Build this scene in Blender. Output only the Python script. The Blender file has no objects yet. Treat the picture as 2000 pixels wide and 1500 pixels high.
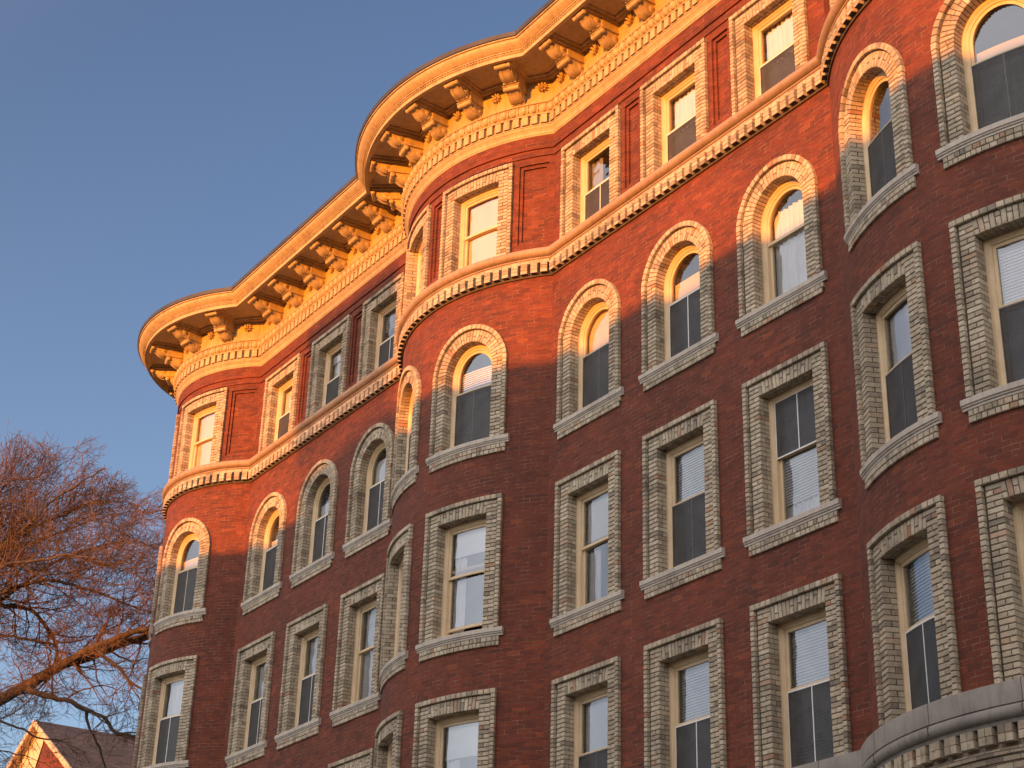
import bpy, math, random
from math import sin, cos, pi, sqrt, acos, radians, degrees
from mathutils import Vector, Matrix

SC = bpy.context.scene
COL = SC.collection
random.seed(7)

# ------------------------------------------------------------------ camera
CAM = (19.279, -14.136, -8.036)
FW = Vector((-0.75101, 0.49355, 0.43863))
RT = Vector((0.56039, 0.82775, 0.02809))
UP = Vector((0.34921, -0.26690, 0.89823))
cam = bpy.data.objects.new("camera", bpy.data.cameras.new("camera"))
COL.objects.link(cam)
m = Matrix((RT, UP, -FW)).transposed().to_4x4()
m.translation = Vector(CAM)
cam.matrix_world = m
cam.data.lens = 59.17
cam.data.sensor_width = 36
cam.data.clip_start = 0.1
cam.data.clip_end = 6000
SC.camera = cam

# ------------------------------------------------------------------ light
FILL_GLOW = (4.2, 3.5, 2.95)
SUN_EL, SUN_AZ = 2.6, 20.0            # degrees: height, and turn to the right of the facade's normal
sdir = Vector((sin(radians(SUN_AZ)) * cos(radians(SUN_EL)), -cos(radians(SUN_AZ)) * cos(radians(SUN_EL)), sin(radians(SUN_EL))))
sun = bpy.data.objects.new("sun", bpy.data.lights.new("sun", 'SUN'))
COL.objects.link(sun)
sun.rotation_euler = sdir.to_track_quat('Z', 'Y').to_euler()
sun.data.energy = 3.7
sun.data.angle = radians(0.5)
sun.data.color = (1.0, 0.29, 0.010)

world = bpy.data.worlds.new("World")
SC.world = world
world.use_nodes = True
wn, wl = world.node_tree.nodes, world.node_tree.links
wn.clear()
sky = wn.new('ShaderNodeTexSky')
sky.sky_type = 'NISHITA'
sky.sun_disc = False
sky.sun_elevation = radians(SUN_EL)
sky.sun_rotation = math.atan2(sdir.x, sdir.y)
sky.air_density = 1.0
sky.dust_density = 0.6
sky.ozone_density = 3.5
bg = wn.new('ShaderNodeBackground')
bg.inputs['Strength'].default_value = 0.15
wo = wn.new('ShaderNodeOutputWorld')
# added glow high on the sun's side of the sky, lifting the shaded walls
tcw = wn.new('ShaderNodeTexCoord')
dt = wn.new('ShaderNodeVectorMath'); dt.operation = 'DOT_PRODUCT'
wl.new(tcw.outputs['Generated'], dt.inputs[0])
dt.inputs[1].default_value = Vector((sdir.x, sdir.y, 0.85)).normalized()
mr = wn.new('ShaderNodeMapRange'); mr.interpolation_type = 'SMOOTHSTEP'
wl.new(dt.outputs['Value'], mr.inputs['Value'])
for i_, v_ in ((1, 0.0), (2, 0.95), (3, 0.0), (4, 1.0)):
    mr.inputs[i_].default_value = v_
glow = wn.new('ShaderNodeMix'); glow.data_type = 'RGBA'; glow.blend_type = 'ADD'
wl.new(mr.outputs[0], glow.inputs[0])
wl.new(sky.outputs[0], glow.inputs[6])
glow.inputs[7].default_value = (FILL_GLOW[0], FILL_GLOW[1], FILL_GLOW[2], 1)
# thin haze that whitens the sky towards the horizon
sx = wn.new('ShaderNodeSeparateXYZ')
wl.new(tcw.outputs['Generated'], sx.inputs[0])
oz = wn.new('ShaderNodeMath'); oz.operation = 'SUBTRACT'; oz.use_clamp = True
oz.inputs[0].default_value = 1.0
wl.new(sx.outputs['Z'], oz.inputs[1])
pw = wn.new('ShaderNodeMath'); pw.operation = 'POWER'
wl.new(oz.outputs[0], pw.inputs[0]); pw.inputs[1].default_value = 3.0
hz = wn.new('ShaderNodeMix'); hz.data_type = 'RGBA'
wl.new(pw.outputs[0], hz.inputs[0])
hz.inputs[6].default_value = (0.135, 0.08, 0.03, 1)
hz.inputs[7].default_value = (1.15, 1.08, 1.05, 1)
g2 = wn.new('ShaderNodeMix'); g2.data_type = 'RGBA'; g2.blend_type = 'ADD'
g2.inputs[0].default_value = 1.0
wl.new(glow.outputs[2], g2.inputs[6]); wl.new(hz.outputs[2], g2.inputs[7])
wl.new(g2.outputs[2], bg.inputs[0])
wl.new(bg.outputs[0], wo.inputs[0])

SC.view_settings.view_transform = 'Standard'
SC.view_settings.look = 'None'
SC.view_settings.exposure = 1.3
SC.view_settings.gamma = 1
SC.render.engine = 'CYCLES'
SC.cycles.max_bounces = 8
SC.cycles.transparent_max_bounces = 16
SC.cycles.caustics_reflective = False
SC.cycles.caustics_refractive = False
SC.cycles.sample_clamp_indirect = 8.0

# ------------------------------------------------------------------ materials
def mat(name):
    m = bpy.data.materials.new(name)
    m.use_nodes = True
    n = m.node_tree.nodes
    return m, n, m.node_tree.links, n['Principled BSDF']

def ramp(n, stops):
    r = n.new('ShaderNodeValToRGB')
    e = r.color_ramp.elements
    while len(e) > 1:
        e.remove(e[-1])
    e[0].position = stops[0][0]
    e[0].color = (*stops[0][1], 1)
    for p, c in stops[1:]:
        x = e.new(p)
        x.color = (*c, 1)
    return r

def noise(n, l, vec, scale, detail=4, rough=0.55):
    t = n.new('ShaderNodeTexNoise')
    t.inputs['Scale'].default_value = scale
    t.inputs['Detail'].default_value = detail
    t.inputs['Roughness'].default_value = rough
    if vec is not None:
        l.new(vec, t.inputs['Vector'])
    return t

def mixcol(n, l, mode, fac, a, b):
    x = n.new('ShaderNodeMix')
    x.data_type = 'RGBA'
    x.blend_type = mode
    for s, v in ((0, fac), (6, a), (7, b)):
        if hasattr(v, 'is_linked') or hasattr(v, 'links'):
            l.new(v, x.inputs[s])
        elif s == 0:
            x.inputs[s].default_value = v
        else:
            x.inputs[s].default_value = (*v, 1)
    return x.outputs[2]

def bump(n, l, h, strength, dist, p):
    b = n.new('ShaderNodeBump')
    b.inputs['Strength'].default_value = strength
    b.inputs['Distance'].default_value = dist
    l.new(h, b.inputs['Height'])
    l.new(b.outputs[0], p.inputs['Normal'])
    return b

def simple(name, c1, c2, scale=3.0, rough=0.7, bs=0.0, bscale=40, metallic=0.0):
    m, n, l, p = mat(name)
    tc = n.new('ShaderNodeTexCoord')
    t = noise(n, l, tc.outputs['Object'], scale, 6)
    r = ramp(n, [(0.3, c1), (0.7, c2)])
    l.new(t.outputs[0], r.inputs[0])
    l.new(r.outputs[0], p.inputs['Base Color'])
    p.inputs['Roughness'].default_value = rough
    p.inputs['Metallic'].default_value = metallic
    if bs:
        t2 = noise(n, l, tc.outputs['Object'], bscale, 4)
        bump(n, l, t2.outputs[0], bs, 0.01, p)
    return m

def brick_mat(name, ca, cb, cm, w=0.205, h=0.0675, mortar=0.009, rev=None, spots=None):
    """courses in the UV map, which is in metres along and up the wall"""
    m, n, l, p = mat(name)
    uv = n.new('ShaderNodeUVMap')
    uv.uv_map = 'UVMap'
    # courses wander a little
    tn = noise(n, l, uv.outputs[0], 1.3, 3)
    sub = n.new('ShaderNodeVectorMath'); sub.operation = 'SUBTRACT'
    l.new(tn.outputs[1], sub.inputs[0]); sub.inputs[1].default_value = (0.5, 0.5, 0.5)
    sc = n.new('ShaderNodeVectorMath'); sc.operation = 'SCALE'
    l.new(sub.outputs[0], sc.inputs[0]); sc.inputs['Scale'].default_value = 0.02
    add = n.new('ShaderNodeVectorMath'); add.operation = 'ADD'
    l.new(uv.outputs[0], add.inputs[0]); l.new(sc.outputs[0], add.inputs[1])
    b = n.new('ShaderNodeTexBrick')
    l.new(add.outputs[0], b.inputs['Vector'])
    b.inputs['Scale'].default_value = 1.0
    b.inputs['Brick Width'].default_value = w
    b.inputs['Row Height'].default_value = h
    b.inputs['Mortar Size'].default_value = mortar / 2
    b.inputs['Mortar Smooth'].default_value = 0.15
    b.inputs['Bias'].default_value = 0.0
    b.inputs['Color1'].default_value = (0, 0, 0, 1)
    b.inputs['Color2'].default_value = (1, 1, 1, 1)
    b.inputs['Mortar'].default_value = (0.5, 0.5, 0.5, 1)
    b.offset = 0.5
    b.squash_frequency = 3
    b.squash = 1.0
    rr = ramp(n, [(0.0, ca[0]), (0.35, ca[1]), (0.7, ca[2]), (0.93, ca[3]), (1.0, cb)])
    l.new(b.outputs['Color'], rr.inputs[0])
    t1 = noise(n, l, uv.outputs[0], 0.55, 5, 0.6)
    r1 = ramp(n, [(0.28, (0.66, 0.70, 0.78)), (0.5, (1, 1, 1)), (0.72, (1.3, 1.22, 1.1))])
    l.new(t1.outputs[0], r1.inputs[0])
    c = mixcol(n, l, 'MULTIPLY', 1.0, rr.outputs[0], r1.outputs[0])
    t2 = noise(n, l, uv.outputs[0], 38, 4, 0.7)
    r2 = ramp(n, [(0.3, (0.75, 0.75, 0.75)), (0.7, (1.2, 1.2, 1.2))])
    l.new(t2.outputs[0], r2.inputs[0])
    c = mixcol(n, l, 'MULTIPLY', 0.8, c, r2.outputs[0])
    if spots:   # pale lime drips below sills and joints
        mp = n.new('ShaderNodeMapping'); mp.inputs['Scale'].default_value = (9, 1.1, 1)
        l.new(uv.outputs[0], mp.inputs[0])
        t3 = noise(n, l, mp.outputs[0], 2.1, 5, 0.65)
        r3 = ramp(n, [(0.66, (0, 0, 0)), (0.80, (1, 1, 1))])
        l.new(t3.outputs[0], r3.inputs[0])
        k = n.new('ShaderNodeMath'); k.operation = 'MULTIPLY'
        l.new(r3.outputs[0], k.inputs[0]); k.inputs[1].default_value = 0.45
        c = mixcol(n, l, 'MIX', k.outputs[0], c, spots)
    # mortar of uneven paleness
    tm = noise(n, l, uv.outputs[0], 5.0, 4, 0.7)
    rm = ramp(n, [(0.42, cm[0]), (0.66, cm[1])])
    l.new(tm.outputs[0], rm.inputs[0])
    c = mixcol(n, l, 'MIX', b.outputs['Fac'], c, rm.outputs[0])
    l.new(c, p.inputs['Base Color'])
    p.inputs['Roughness'].default_value = 0.85
    inv = n.new('ShaderNodeMath'); inv.operation = 'SUBTRACT'
    inv.inputs[0].default_value = 1.0
    l.new(b.outputs['Fac'], inv.inputs[1])
    hs = n.new('ShaderNodeMath'); hs.operation = 'MULTIPLY_ADD'
    l.new(b.outputs['Color'], hs.inputs[0]); hs.inputs[1].default_value = 0.45
    l.new(inv.outputs[0], hs.inputs[2])
    h2 = n.new('ShaderNodeMath'); h2.operation = 'MULTIPLY_ADD'
    l.new(t2.outputs[0], h2.inputs[0]); h2.inputs[1].default_value = 0.5
    l.new(hs.outputs[0], h2.inputs[2])
    bump(n, l, h2.outputs[0], 0.9, 0.008, p)
    return m

RED = brick_mat('red_brick',
                [(0.095, 0.0215, 0.0108), (0.133, 0.0275, 0.0115), (0.148, 0.030, 0.0118), (0.166, 0.0335, 0.0125)], (0.21, 0.048, 0.018),
                [(0.075, 0.028, 0.017), (0.30, 0.155, 0.095)], spots=(0.33, 0.26, 0.24))
RED_FRIEZE = RED

def buff(name):
    """single bricks: every face carries its brick's own shade number"""
    m, n, l, p = mat(name)
    at = n.new('ShaderNodeAttribute'); at.attribute_name = 'shade'
    oi = n.new('ShaderNodeObjectInfo')
    ad = n.new('ShaderNodeMath'); ad.operation = 'MULTIPLY_ADD'
    l.new(oi.outputs['Random'], ad.inputs[0]); ad.inputs[1].default_value = 7.31
    l.new(at.outputs['Fac'], ad.inputs[2])
    fr = n.new('ShaderNodeMath'); fr.operation = 'FRACT'
    l.new(ad.outputs[0], fr.inputs[0])
    r = ramp(n, [(0.0, (0.23, 0.195, 0.145)), (0.10, (0.34, 0.285, 0.21)), (0.30, (0.41, 0.345, 0.25)), (0.6, (0.455, 0.385, 0.28)), (0.90, (0.52, 0.45, 0.335)), (0.97, (0.44, 0.32, 0.215)), (1.0, (0.34, 0.20, 0.125))])
    l.new(fr.outputs[0], r.inputs[0])
    tc = n.new('ShaderNodeTexCoord')
    t = noise(n, l, tc.outputs['Object'], 13, 7, 0.75)
    r2 = ramp(n, [(0.3, (0.42, 0.42, 0.43)), (0.46, (0.95, 0.95, 0.95)), (0.75, (1.22, 1.22, 1.2))])
    l.new(t.outputs[0], r2.inputs[0])
    c = mixcol(n, l, 'MULTIPLY', 1.0, r.outputs[0], r2.outputs[0])
    g = n.new('ShaderNodeNewGeometry')
    t4 = noise(n, l, g.outputs['Position'], 1.1, 4, 0.6)
    r4 = ramp(n, [(0.33, (0.72, 0.72, 0.72)), (0.55, (1.05, 1.05, 1.05))])
    l.new(t4.outputs[0], r4.inputs[0])
    c = mixcol(n, l, 'MULTIPLY', 1.0, c, r4.outputs[0])
    l.new(c, p.inputs['Base Color'])
    p.inputs['Roughness'].default_value = 0.85
    t3 = noise(n, l, tc.outputs['Object'], 60, 4, 0.6)
    bump(n, l, t3.outputs[0], 0.6, 0.006, p)
    return m

BUFF = buff('buff_brick')
MORTAR = simple('dark_mortar', (0.055, 0.045, 0.032), (0.105, 0.087, 0.063), 9, 0.95, 0.5, 80)

def stone_mat(name, cols, rough=0.75, streak=0.6):
    m, n, l, p = mat(name)
    g = n.new('ShaderNodeNewGeometry')
    t = noise(n, l, g.outputs['Position'], 2.3, 7, 0.65)
    r = ramp(n, [(0.25, cols[0]), (0.5, cols[1]), (0.75, cols[2])])
    l.new(t.outputs[0], r.inputs[0])
    mp = n.new('ShaderNodeMapping'); mp.inputs['Scale'].default_value = (7, 7, 1.2)
    l.new(g.outputs['Position'], mp.inputs[0])
    t2 = noise(n, l, mp.outputs[0], 2.0, 5, 0.6)
    r2 = ramp(n, [(0.3, (0.62, 0.60, 0.58)), (0.52, (1, 1, 1))])
    l.new(t2.outputs[0], r2.inputs[0])
    c = mixcol(n, l, 'MULTIPLY', streak, r.outputs[0], r2.outputs[0])
    l.new(c, p.inputs['Base Color'])
    p.inputs['Roughness'].default_value = rough
    t3 = noise(n, l, g.outputs['Position'], 70, 4)
    bump(n, l, t3.outputs[0], 0.25, 0.004, p)
    return m

LIME = stone_mat('grey_limestone', [(0.37, 0.33, 0.28), (0.475, 0.425, 0.36), (0.55, 0.495, 0.42)])
BANDST = stone_mat('dark_limestone', [(0.18, 0.165, 0.145), (0.255, 0.235, 0.205), (0.32, 0.295, 0.26)])
TERRA = stone_mat('cream_terracotta', [(0.38, 0.285, 0.15), (0.50, 0.385, 0.20), (0.55, 0.435, 0.235)], 0.6, 0.75)
TERRA_RED = stone_mat('tan_terracotta', [(0.26, 0.18, 0.115), (0.33, 0.232, 0.15), (0.38, 0.275, 0.185)], 0.6, 0.6)
WOOD = simple('tan_painted_wood', (0.60, 0.455, 0.27), (0.70, 0.545, 0.345), 5, 0.45, 0.15, 60)
WHITE = simple('white_aluminium', (0.70, 0.70, 0.68), (0.80, 0.80, 0.78), 5, 0.4)
DARKFR = simple('dark_bronze_aluminium', (0.07, 0.068, 0.065), (0.11, 0.105, 0.10), 5, 0.45)
GUTTER = simple('weathered_roof_metal', (0.025, 0.024, 0.026), (0.055, 0.05, 0.05), 2, 0.55, 0.3, 20)
ROOFTAR = simple('roof_tar', (0.03, 0.03, 0.03), (0.06, 0.06, 0.06), 1, 0.9)
SHADE = simple('white_roller_shade', (0.84, 0.86, 0.88), (0.90, 0.91, 0.92), 2.0, 0.8, 0.1, 30)
CREAMSH = simple('cream_roller_shade', (0.72, 0.58, 0.34), (0.80, 0.66, 0.41), 2.0, 0.8, 0.1, 30)
SLAT = simple('pale_blind_slat', (0.82, 0.85, 0.88), (0.88, 0.90, 0.92), 3, 0.6)
CURT = simple('sheer_white_curtain', (0.72, 0.74, 0.74), (0.82, 0.83, 0.83), 3, 0.9)
GREYC = simple('grey_curtain', (0.20, 0.20, 0.20), (0.30, 0.30, 0.29), 3, 0.9)
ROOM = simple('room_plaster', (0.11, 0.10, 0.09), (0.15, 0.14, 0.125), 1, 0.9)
LAMPSH = simple('paper_lamp_shade', (0.55, 0.52, 0.46), (0.62, 0.6, 0.54), 3, 0.9)

def glass_mat(name, tint=0.9, refl=0.10, wav=0.012):
    m, n, l, p = mat(name)
    n.remove(p)
    out = n['Material Output']
    tr = n.new('ShaderNodeBsdfTransparent'); tr.inputs[0].default_value = (tint, tint, tint, 1)
    gl = n.new('ShaderNodeBsdfGlossy'); gl.inputs['Roughness'].default_value = 0.0
    gl.inputs[0].default_value = (0.86, 0.94, 1, 1)
    fr = n.new('ShaderNodeFresnel'); fr.inputs[0].default_value = 1.5
    mu = n.new('ShaderNodeMath'); mu.operation = 'MULTIPLY_ADD'
    l.new(fr.outputs[0], mu.inputs[0]); mu.inputs[1].default_value = 1.5; mu.inputs[2].default_value = refl - 0.06
    mu.use_clamp = True
    tc = n.new('ShaderNodeTexCoord')
    t = noise(n, l, tc.outputs['Object'], 1.6, 2, 0.5)
    b = n.new('ShaderNodeBump'); b.inputs['Strength'].default_value = 1.0; b.inputs['Distance'].default_value = wav
    l.new(t.outputs[0], b.inputs['Height'])
    l.new(b.outputs[0], gl.inputs['Normal'])
    mx = n.new('ShaderNodeMixShader')
    l.new(mu.outputs[0], mx.inputs[0]); l.new(tr.outputs[0], mx.inputs[1]); l.new(gl.outputs[0], mx.inputs[2])
    l.new(mx.outputs[0], out.inputs['Surface'])
    return m

GLASS = glass_mat('old_window_glass', 0.95, 0.21, 0.02)

def mesh_mat(name, op=0.55):
    m, n, l, p = mat(name)
    out = n['Material Output']
    tr = n.new('ShaderNodeBsdfTransparent')
    p.inputs['Base Color'].default_value = (0.045, 0.047, 0.05, 1)
    p.inputs['Roughness'].default_value = 0.6
    tc = n.new('ShaderNodeTexCoord')
    t = noise(n, l, tc.outputs['Object'], 4, 5, 0.7)
    r = ramp(n, [(0.3, (0.026, 0.027, 0.028)), (0.7, (0.06, 0.06, 0.062))])
    l.new(t.outputs[0], r.inputs[0]); l.new(r.outputs[0], p.inputs['Base Color'])
    mx = n.new('ShaderNodeMixShader'); mx.inputs[0].default_value = op
    l.new(tr.outputs[0], mx.inputs[1]); l.new(p.outputs[0], mx.inputs[2])
    l.new(mx.outputs[0], out.inputs['Surface'])
    return m

MESHM = mesh_mat('insect_mesh', 0.80)

# ------------------------------------------------------------------ mesh helper
class MB:
    def __init__(s):
        s.v, s.f, s.mi, s.sh, s.uv = [], [], [], [], []
    def poly(s, pts, mi=0, sh=0.5, uv=None):
        b = len(s.v)
        s.v += pts
        s.f.append(tuple(range(b, b + len(pts))))
        s.mi.append(mi); s.sh.append(sh)
        s.uv.append(uv if uv else [(0, 0)] * len(pts))
    def idx(s, ids, mi=0, sh=0.5, uv=None):
        s.f.append(tuple(ids)); s.mi.append(mi); s.sh.append(sh)
        s.uv.append(uv if uv else [(0, 0)] * len(ids))
    def build(s, name, mats, parent=None, smooth=None, weld=False):
        me = bpy.data.meshes.new(name)
        me.from_pydata(s.v, [], s.f)
        for m_ in mats if isinstance(mats, (list, tuple)) else [mats]:
            me.materials.append(m_)
        me.polygons.foreach_set('material_index', s.mi)
        a = me.attributes.new('shade', 'FLOAT', 'FACE')
        a.data.foreach_set('value', s.sh)
        u = me.uv_layers.new(name='UVMap')
        u.data.foreach_set('uv', [c for f in s.uv for p in f for c in p])
        if smooth is not None:
            me.polygons.foreach_set('use_smooth', [True] * len(s.f))
            me.set_sharp_from_angle(angle=radians(smooth))
        me.update()
        o = bpy.data.objects.new(name, me)
        COL.objects.link(o)
        if parent:
            o.parent = parent
        return o

def thing(name, label, cat, loc=(0, 0, 0), rz=0, group=None):
    o = bpy.data.objects.new(name, None)
    COL.objects.link(o)
    o.location = loc; o.rotation_euler = (0, 0, rz)
    o['label'] = label; o['category'] = cat
    if group:
        o['group'] = group
    return o

def inst(src, name, parent, loc=(0, 0, 0), rz=0.0):
    o = src.copy()
    o.name = name
    COL.objects.link(o)
    o.parent = parent
    o.location = loc
    o.rotation_euler = (0, 0, rz)
    return o

# ------------------------------------------------------------------ the facade's plan
R_M, Y_M, X_M, PITCH = 3.6389, 2.727, -3.4935, 11.4856
X_R = X_M + PITCH
R_L, Y_L, X_L = 2.5258, 1.6064, -14.5248
A_M = acos(Y_M / R_M)
A_L = acos(Y_L / R_L)
X_END = 15.0
YB = 9.0

def aj(R, Y, e):
    return acos((Y + e) / (R + e))

class Flat:
    def P(s, u, o, z):
        return (u, -o, z)
class Bow:
    def __init__(s, R):
        s.R = R
    def P(s, u, o, z):
        a = u / s.R
        return ((s.R + o) * sin(a), -(s.R + o) * cos(a), z)
FLAT, BOWM, BOWL = Flat(), Bow(R_M), Bow(R_L)

def path(e):
    """plan of the facade moved out by e: list of (x, y, run along the wall)"""
    pts = []
    pts.append((X_L - R_L - e, YB, -7.4))
    n = 72
    a1 = aj(R_L, Y_L, e)
    for i in range(n + 1):
        a = -pi / 2 + (a1 + pi / 2) * i / n
        pts.append((X_L + (R_L + e) * sin(a), Y_L - (R_L + e) * cos(a), (-pi / 2 + (A_L + pi / 2) * i / n) * R_L + 3.965))
    run = 3.965 + A_L * R_L
    for X, last in ((X_M, False), (X_R, True)):
        a1 = aj(R_M, Y_M, e)
        flat_len = (X - sqrt(R_M ** 2 - Y_M ** 2)) - (X_L + sqrt(R_L ** 2 - Y_L ** 2) if not last else X_M + sqrt(R_M ** 2 - Y_M ** 2))
        run += flat_len
        n = 56
        for i in range(n + 1):
            t = -1 + 2 * i / n
            a = a1 * t
            pts.append((X + (R_M + e) * sin(a), Y_M - (R_M + e) * cos(a), run + A_M * R_M * (t + 1)))
        run += 2 * A_M * R_M
    pts.append((X_END, -e, run + X_END - X_R - 2.41))
    return pts

def sweep(mb, prof, mi=0, uvz=0.0):
    rows = [path(e) for e, z in prof]
    n = len(rows[0])
    b = len(mb.v)
    for r, (e, z) in zip(rows, prof):
        mb.v += [(x, y, z) for x, y, q in r]
    acc = [0.0]
    for i in range(1, len(prof)):
        acc.append(acc[-1] + math.hypot(prof[i][0] - prof[i - 1][0], prof[i][1] - prof[i - 1][1]))
    for j in range(len(prof) - 1):
        for i in range(n - 1):
            ids = (b + j * n + i, b + j * n + i + 1, b + (j + 1) * n + i + 1, b + (j + 1) * n + i)
            q0, q1 = rows[j][i][2], rows[j][i + 1][2]
            z0, z1 = prof[0][1] + acc[j], prof[0][1] + acc[j + 1]
            mb.idx(ids, mi, 0.5, [(q0, z0), (q1, z0), (q1, z1), (q0, z1)])

# places along the facade: (kind, x or cx, cy, R, from, to) with stations along each stretch
XA0, XA1 = X_L + sqrt(R_L ** 2 - Y_L ** 2), X_M - sqrt(R_M ** 2 - Y_M ** 2)
XB0, XB1 = X_M + sqrt(R_M ** 2 - Y_M ** 2), X_R - sqrt(R_M ** 2 - Y_M ** 2)
XC0 = X_R + sqrt(R_M ** 2 - Y_M ** 2)
STRETCH = [('arc', X_L, Y_L, R_L, -pi / 2, None), ('flat', XA0, XA1), ('arc', X_M, Y_M, R_M, None, None), ('flat', XB0, XB1), ('arc', X_R, Y_M, R_M, None, None), ('flat', XC0, X_END)]

def stations(pitch, e, margin):
    """evenly spaced (origin x, y, turn, radius or None, half step) along the facade at offset e"""
    out = []
    for s in STRETCH:
        if s[0] == 'flat':
            # the flat's ends move with e
            def endx(x0, R, Y, sgn):
                return x0
            L = s[2] - s[1] - 2 * margin
            n = max(1, round(L / pitch))
            for i in range(n):
                x = s[1] + margin + L * (i + 0.5) / n
                out.append((x, 0.0, 0.0, None))
        else:
            _, cx, cy, R, a0, a1 = s
            lim = aj(R, cy, e)
            a0 = -lim if a0 is None else a0
            L = (lim - a0) * (R + e) - 2 * margin
            n = max(1, round(L / pitch))
            for i in range(n):
                a = a0 + (margin + L * (i + 0.5) / n) / (R + e)
                out.append((cx + R * sin(a), cy - R * cos(a), a, R))
    return out

def local_box(mb, st, u0, u1, o0, o1, z0, z1, mi=0, sh=0.5, back=False, bev=0.0):
    x, y, a, R = st
    ca, sa = cos(a), sin(a)
    def P(u, o, z):
        return (x + u * ca + o * sa, y + u * sa - o * ca, z)
    A = [P(u0, o1, z0), P(u1, o1, z0), P(u1, o1, z1), P(u0, o1, z1)]
    B = [P(u0, o0, z0), P(u1, o0, z0), P(u1, o0, z1), P(u0, o0, z1)]
    mb.poly(A, mi, sh)
    mb.poly([B[0], B[1], A[1], A[0]], mi, sh)
    mb.poly([A[3], A[2], B[2], B[3]], mi, sh)
    mb.poly([B[0], A[0], A[3], B[3]], mi, sh)
    mb.poly([A[1], B[1], B[2], A[2]], mi, sh)

# ------------------------------------------------------------------ window sizes
HOW, HOP = 0.818, 0.5165
SILL = {5: 6.65, 4: 3.264, 3: 0.0, 2: -3.2}
H5, H3, SPR = 1.59, 1.946, 1.388
TOP = 0.285
COURSE = 0.0675

# columns: key -> (map, root location, turn, u-centre within the bay, bay key)
COLS = {}
for i in range(3):
    COLS['A%d' % (i + 1)] = (FLAT, (-11.4165 + 2.2176 * i, 0, 0), 0.0)
    COLS['B%d' % (i + 1)] = (FLAT, (2.2176 * i, 0, 0), 0.0)
AW = 0.2894
COLS['M1'] = (BOWM, (X_M, Y_M, 0), -AW)
COLS['M2'] = (BOWM, (X_M, Y_M, 0), AW)
COLS['R1'] = (BOWM, (X_R, Y_M, 0), -AW)
COLS['R2'] = (BOWM, (X_R, Y_M, 0), AW)
COLS['L1'] = (BOWL, (X_L, Y_L, 0), radians(-34.0))
COLS['L2'] = (BOWL, (X_L, Y_L, 0), 0.24457)

# ------------------------------------------------------------------ building
house = thing('apartment_building', 'long red brick apartment building with round bow fronts and a heavy cream cornice', 'building', (0, 0, -9.6))
ROOT = bpy.data.objects.new('tmp', None)

def put(o):
    o.parent = house
    o.location = Vector(o.location) + Vector((0, 0, 9.6))
    return o

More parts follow.
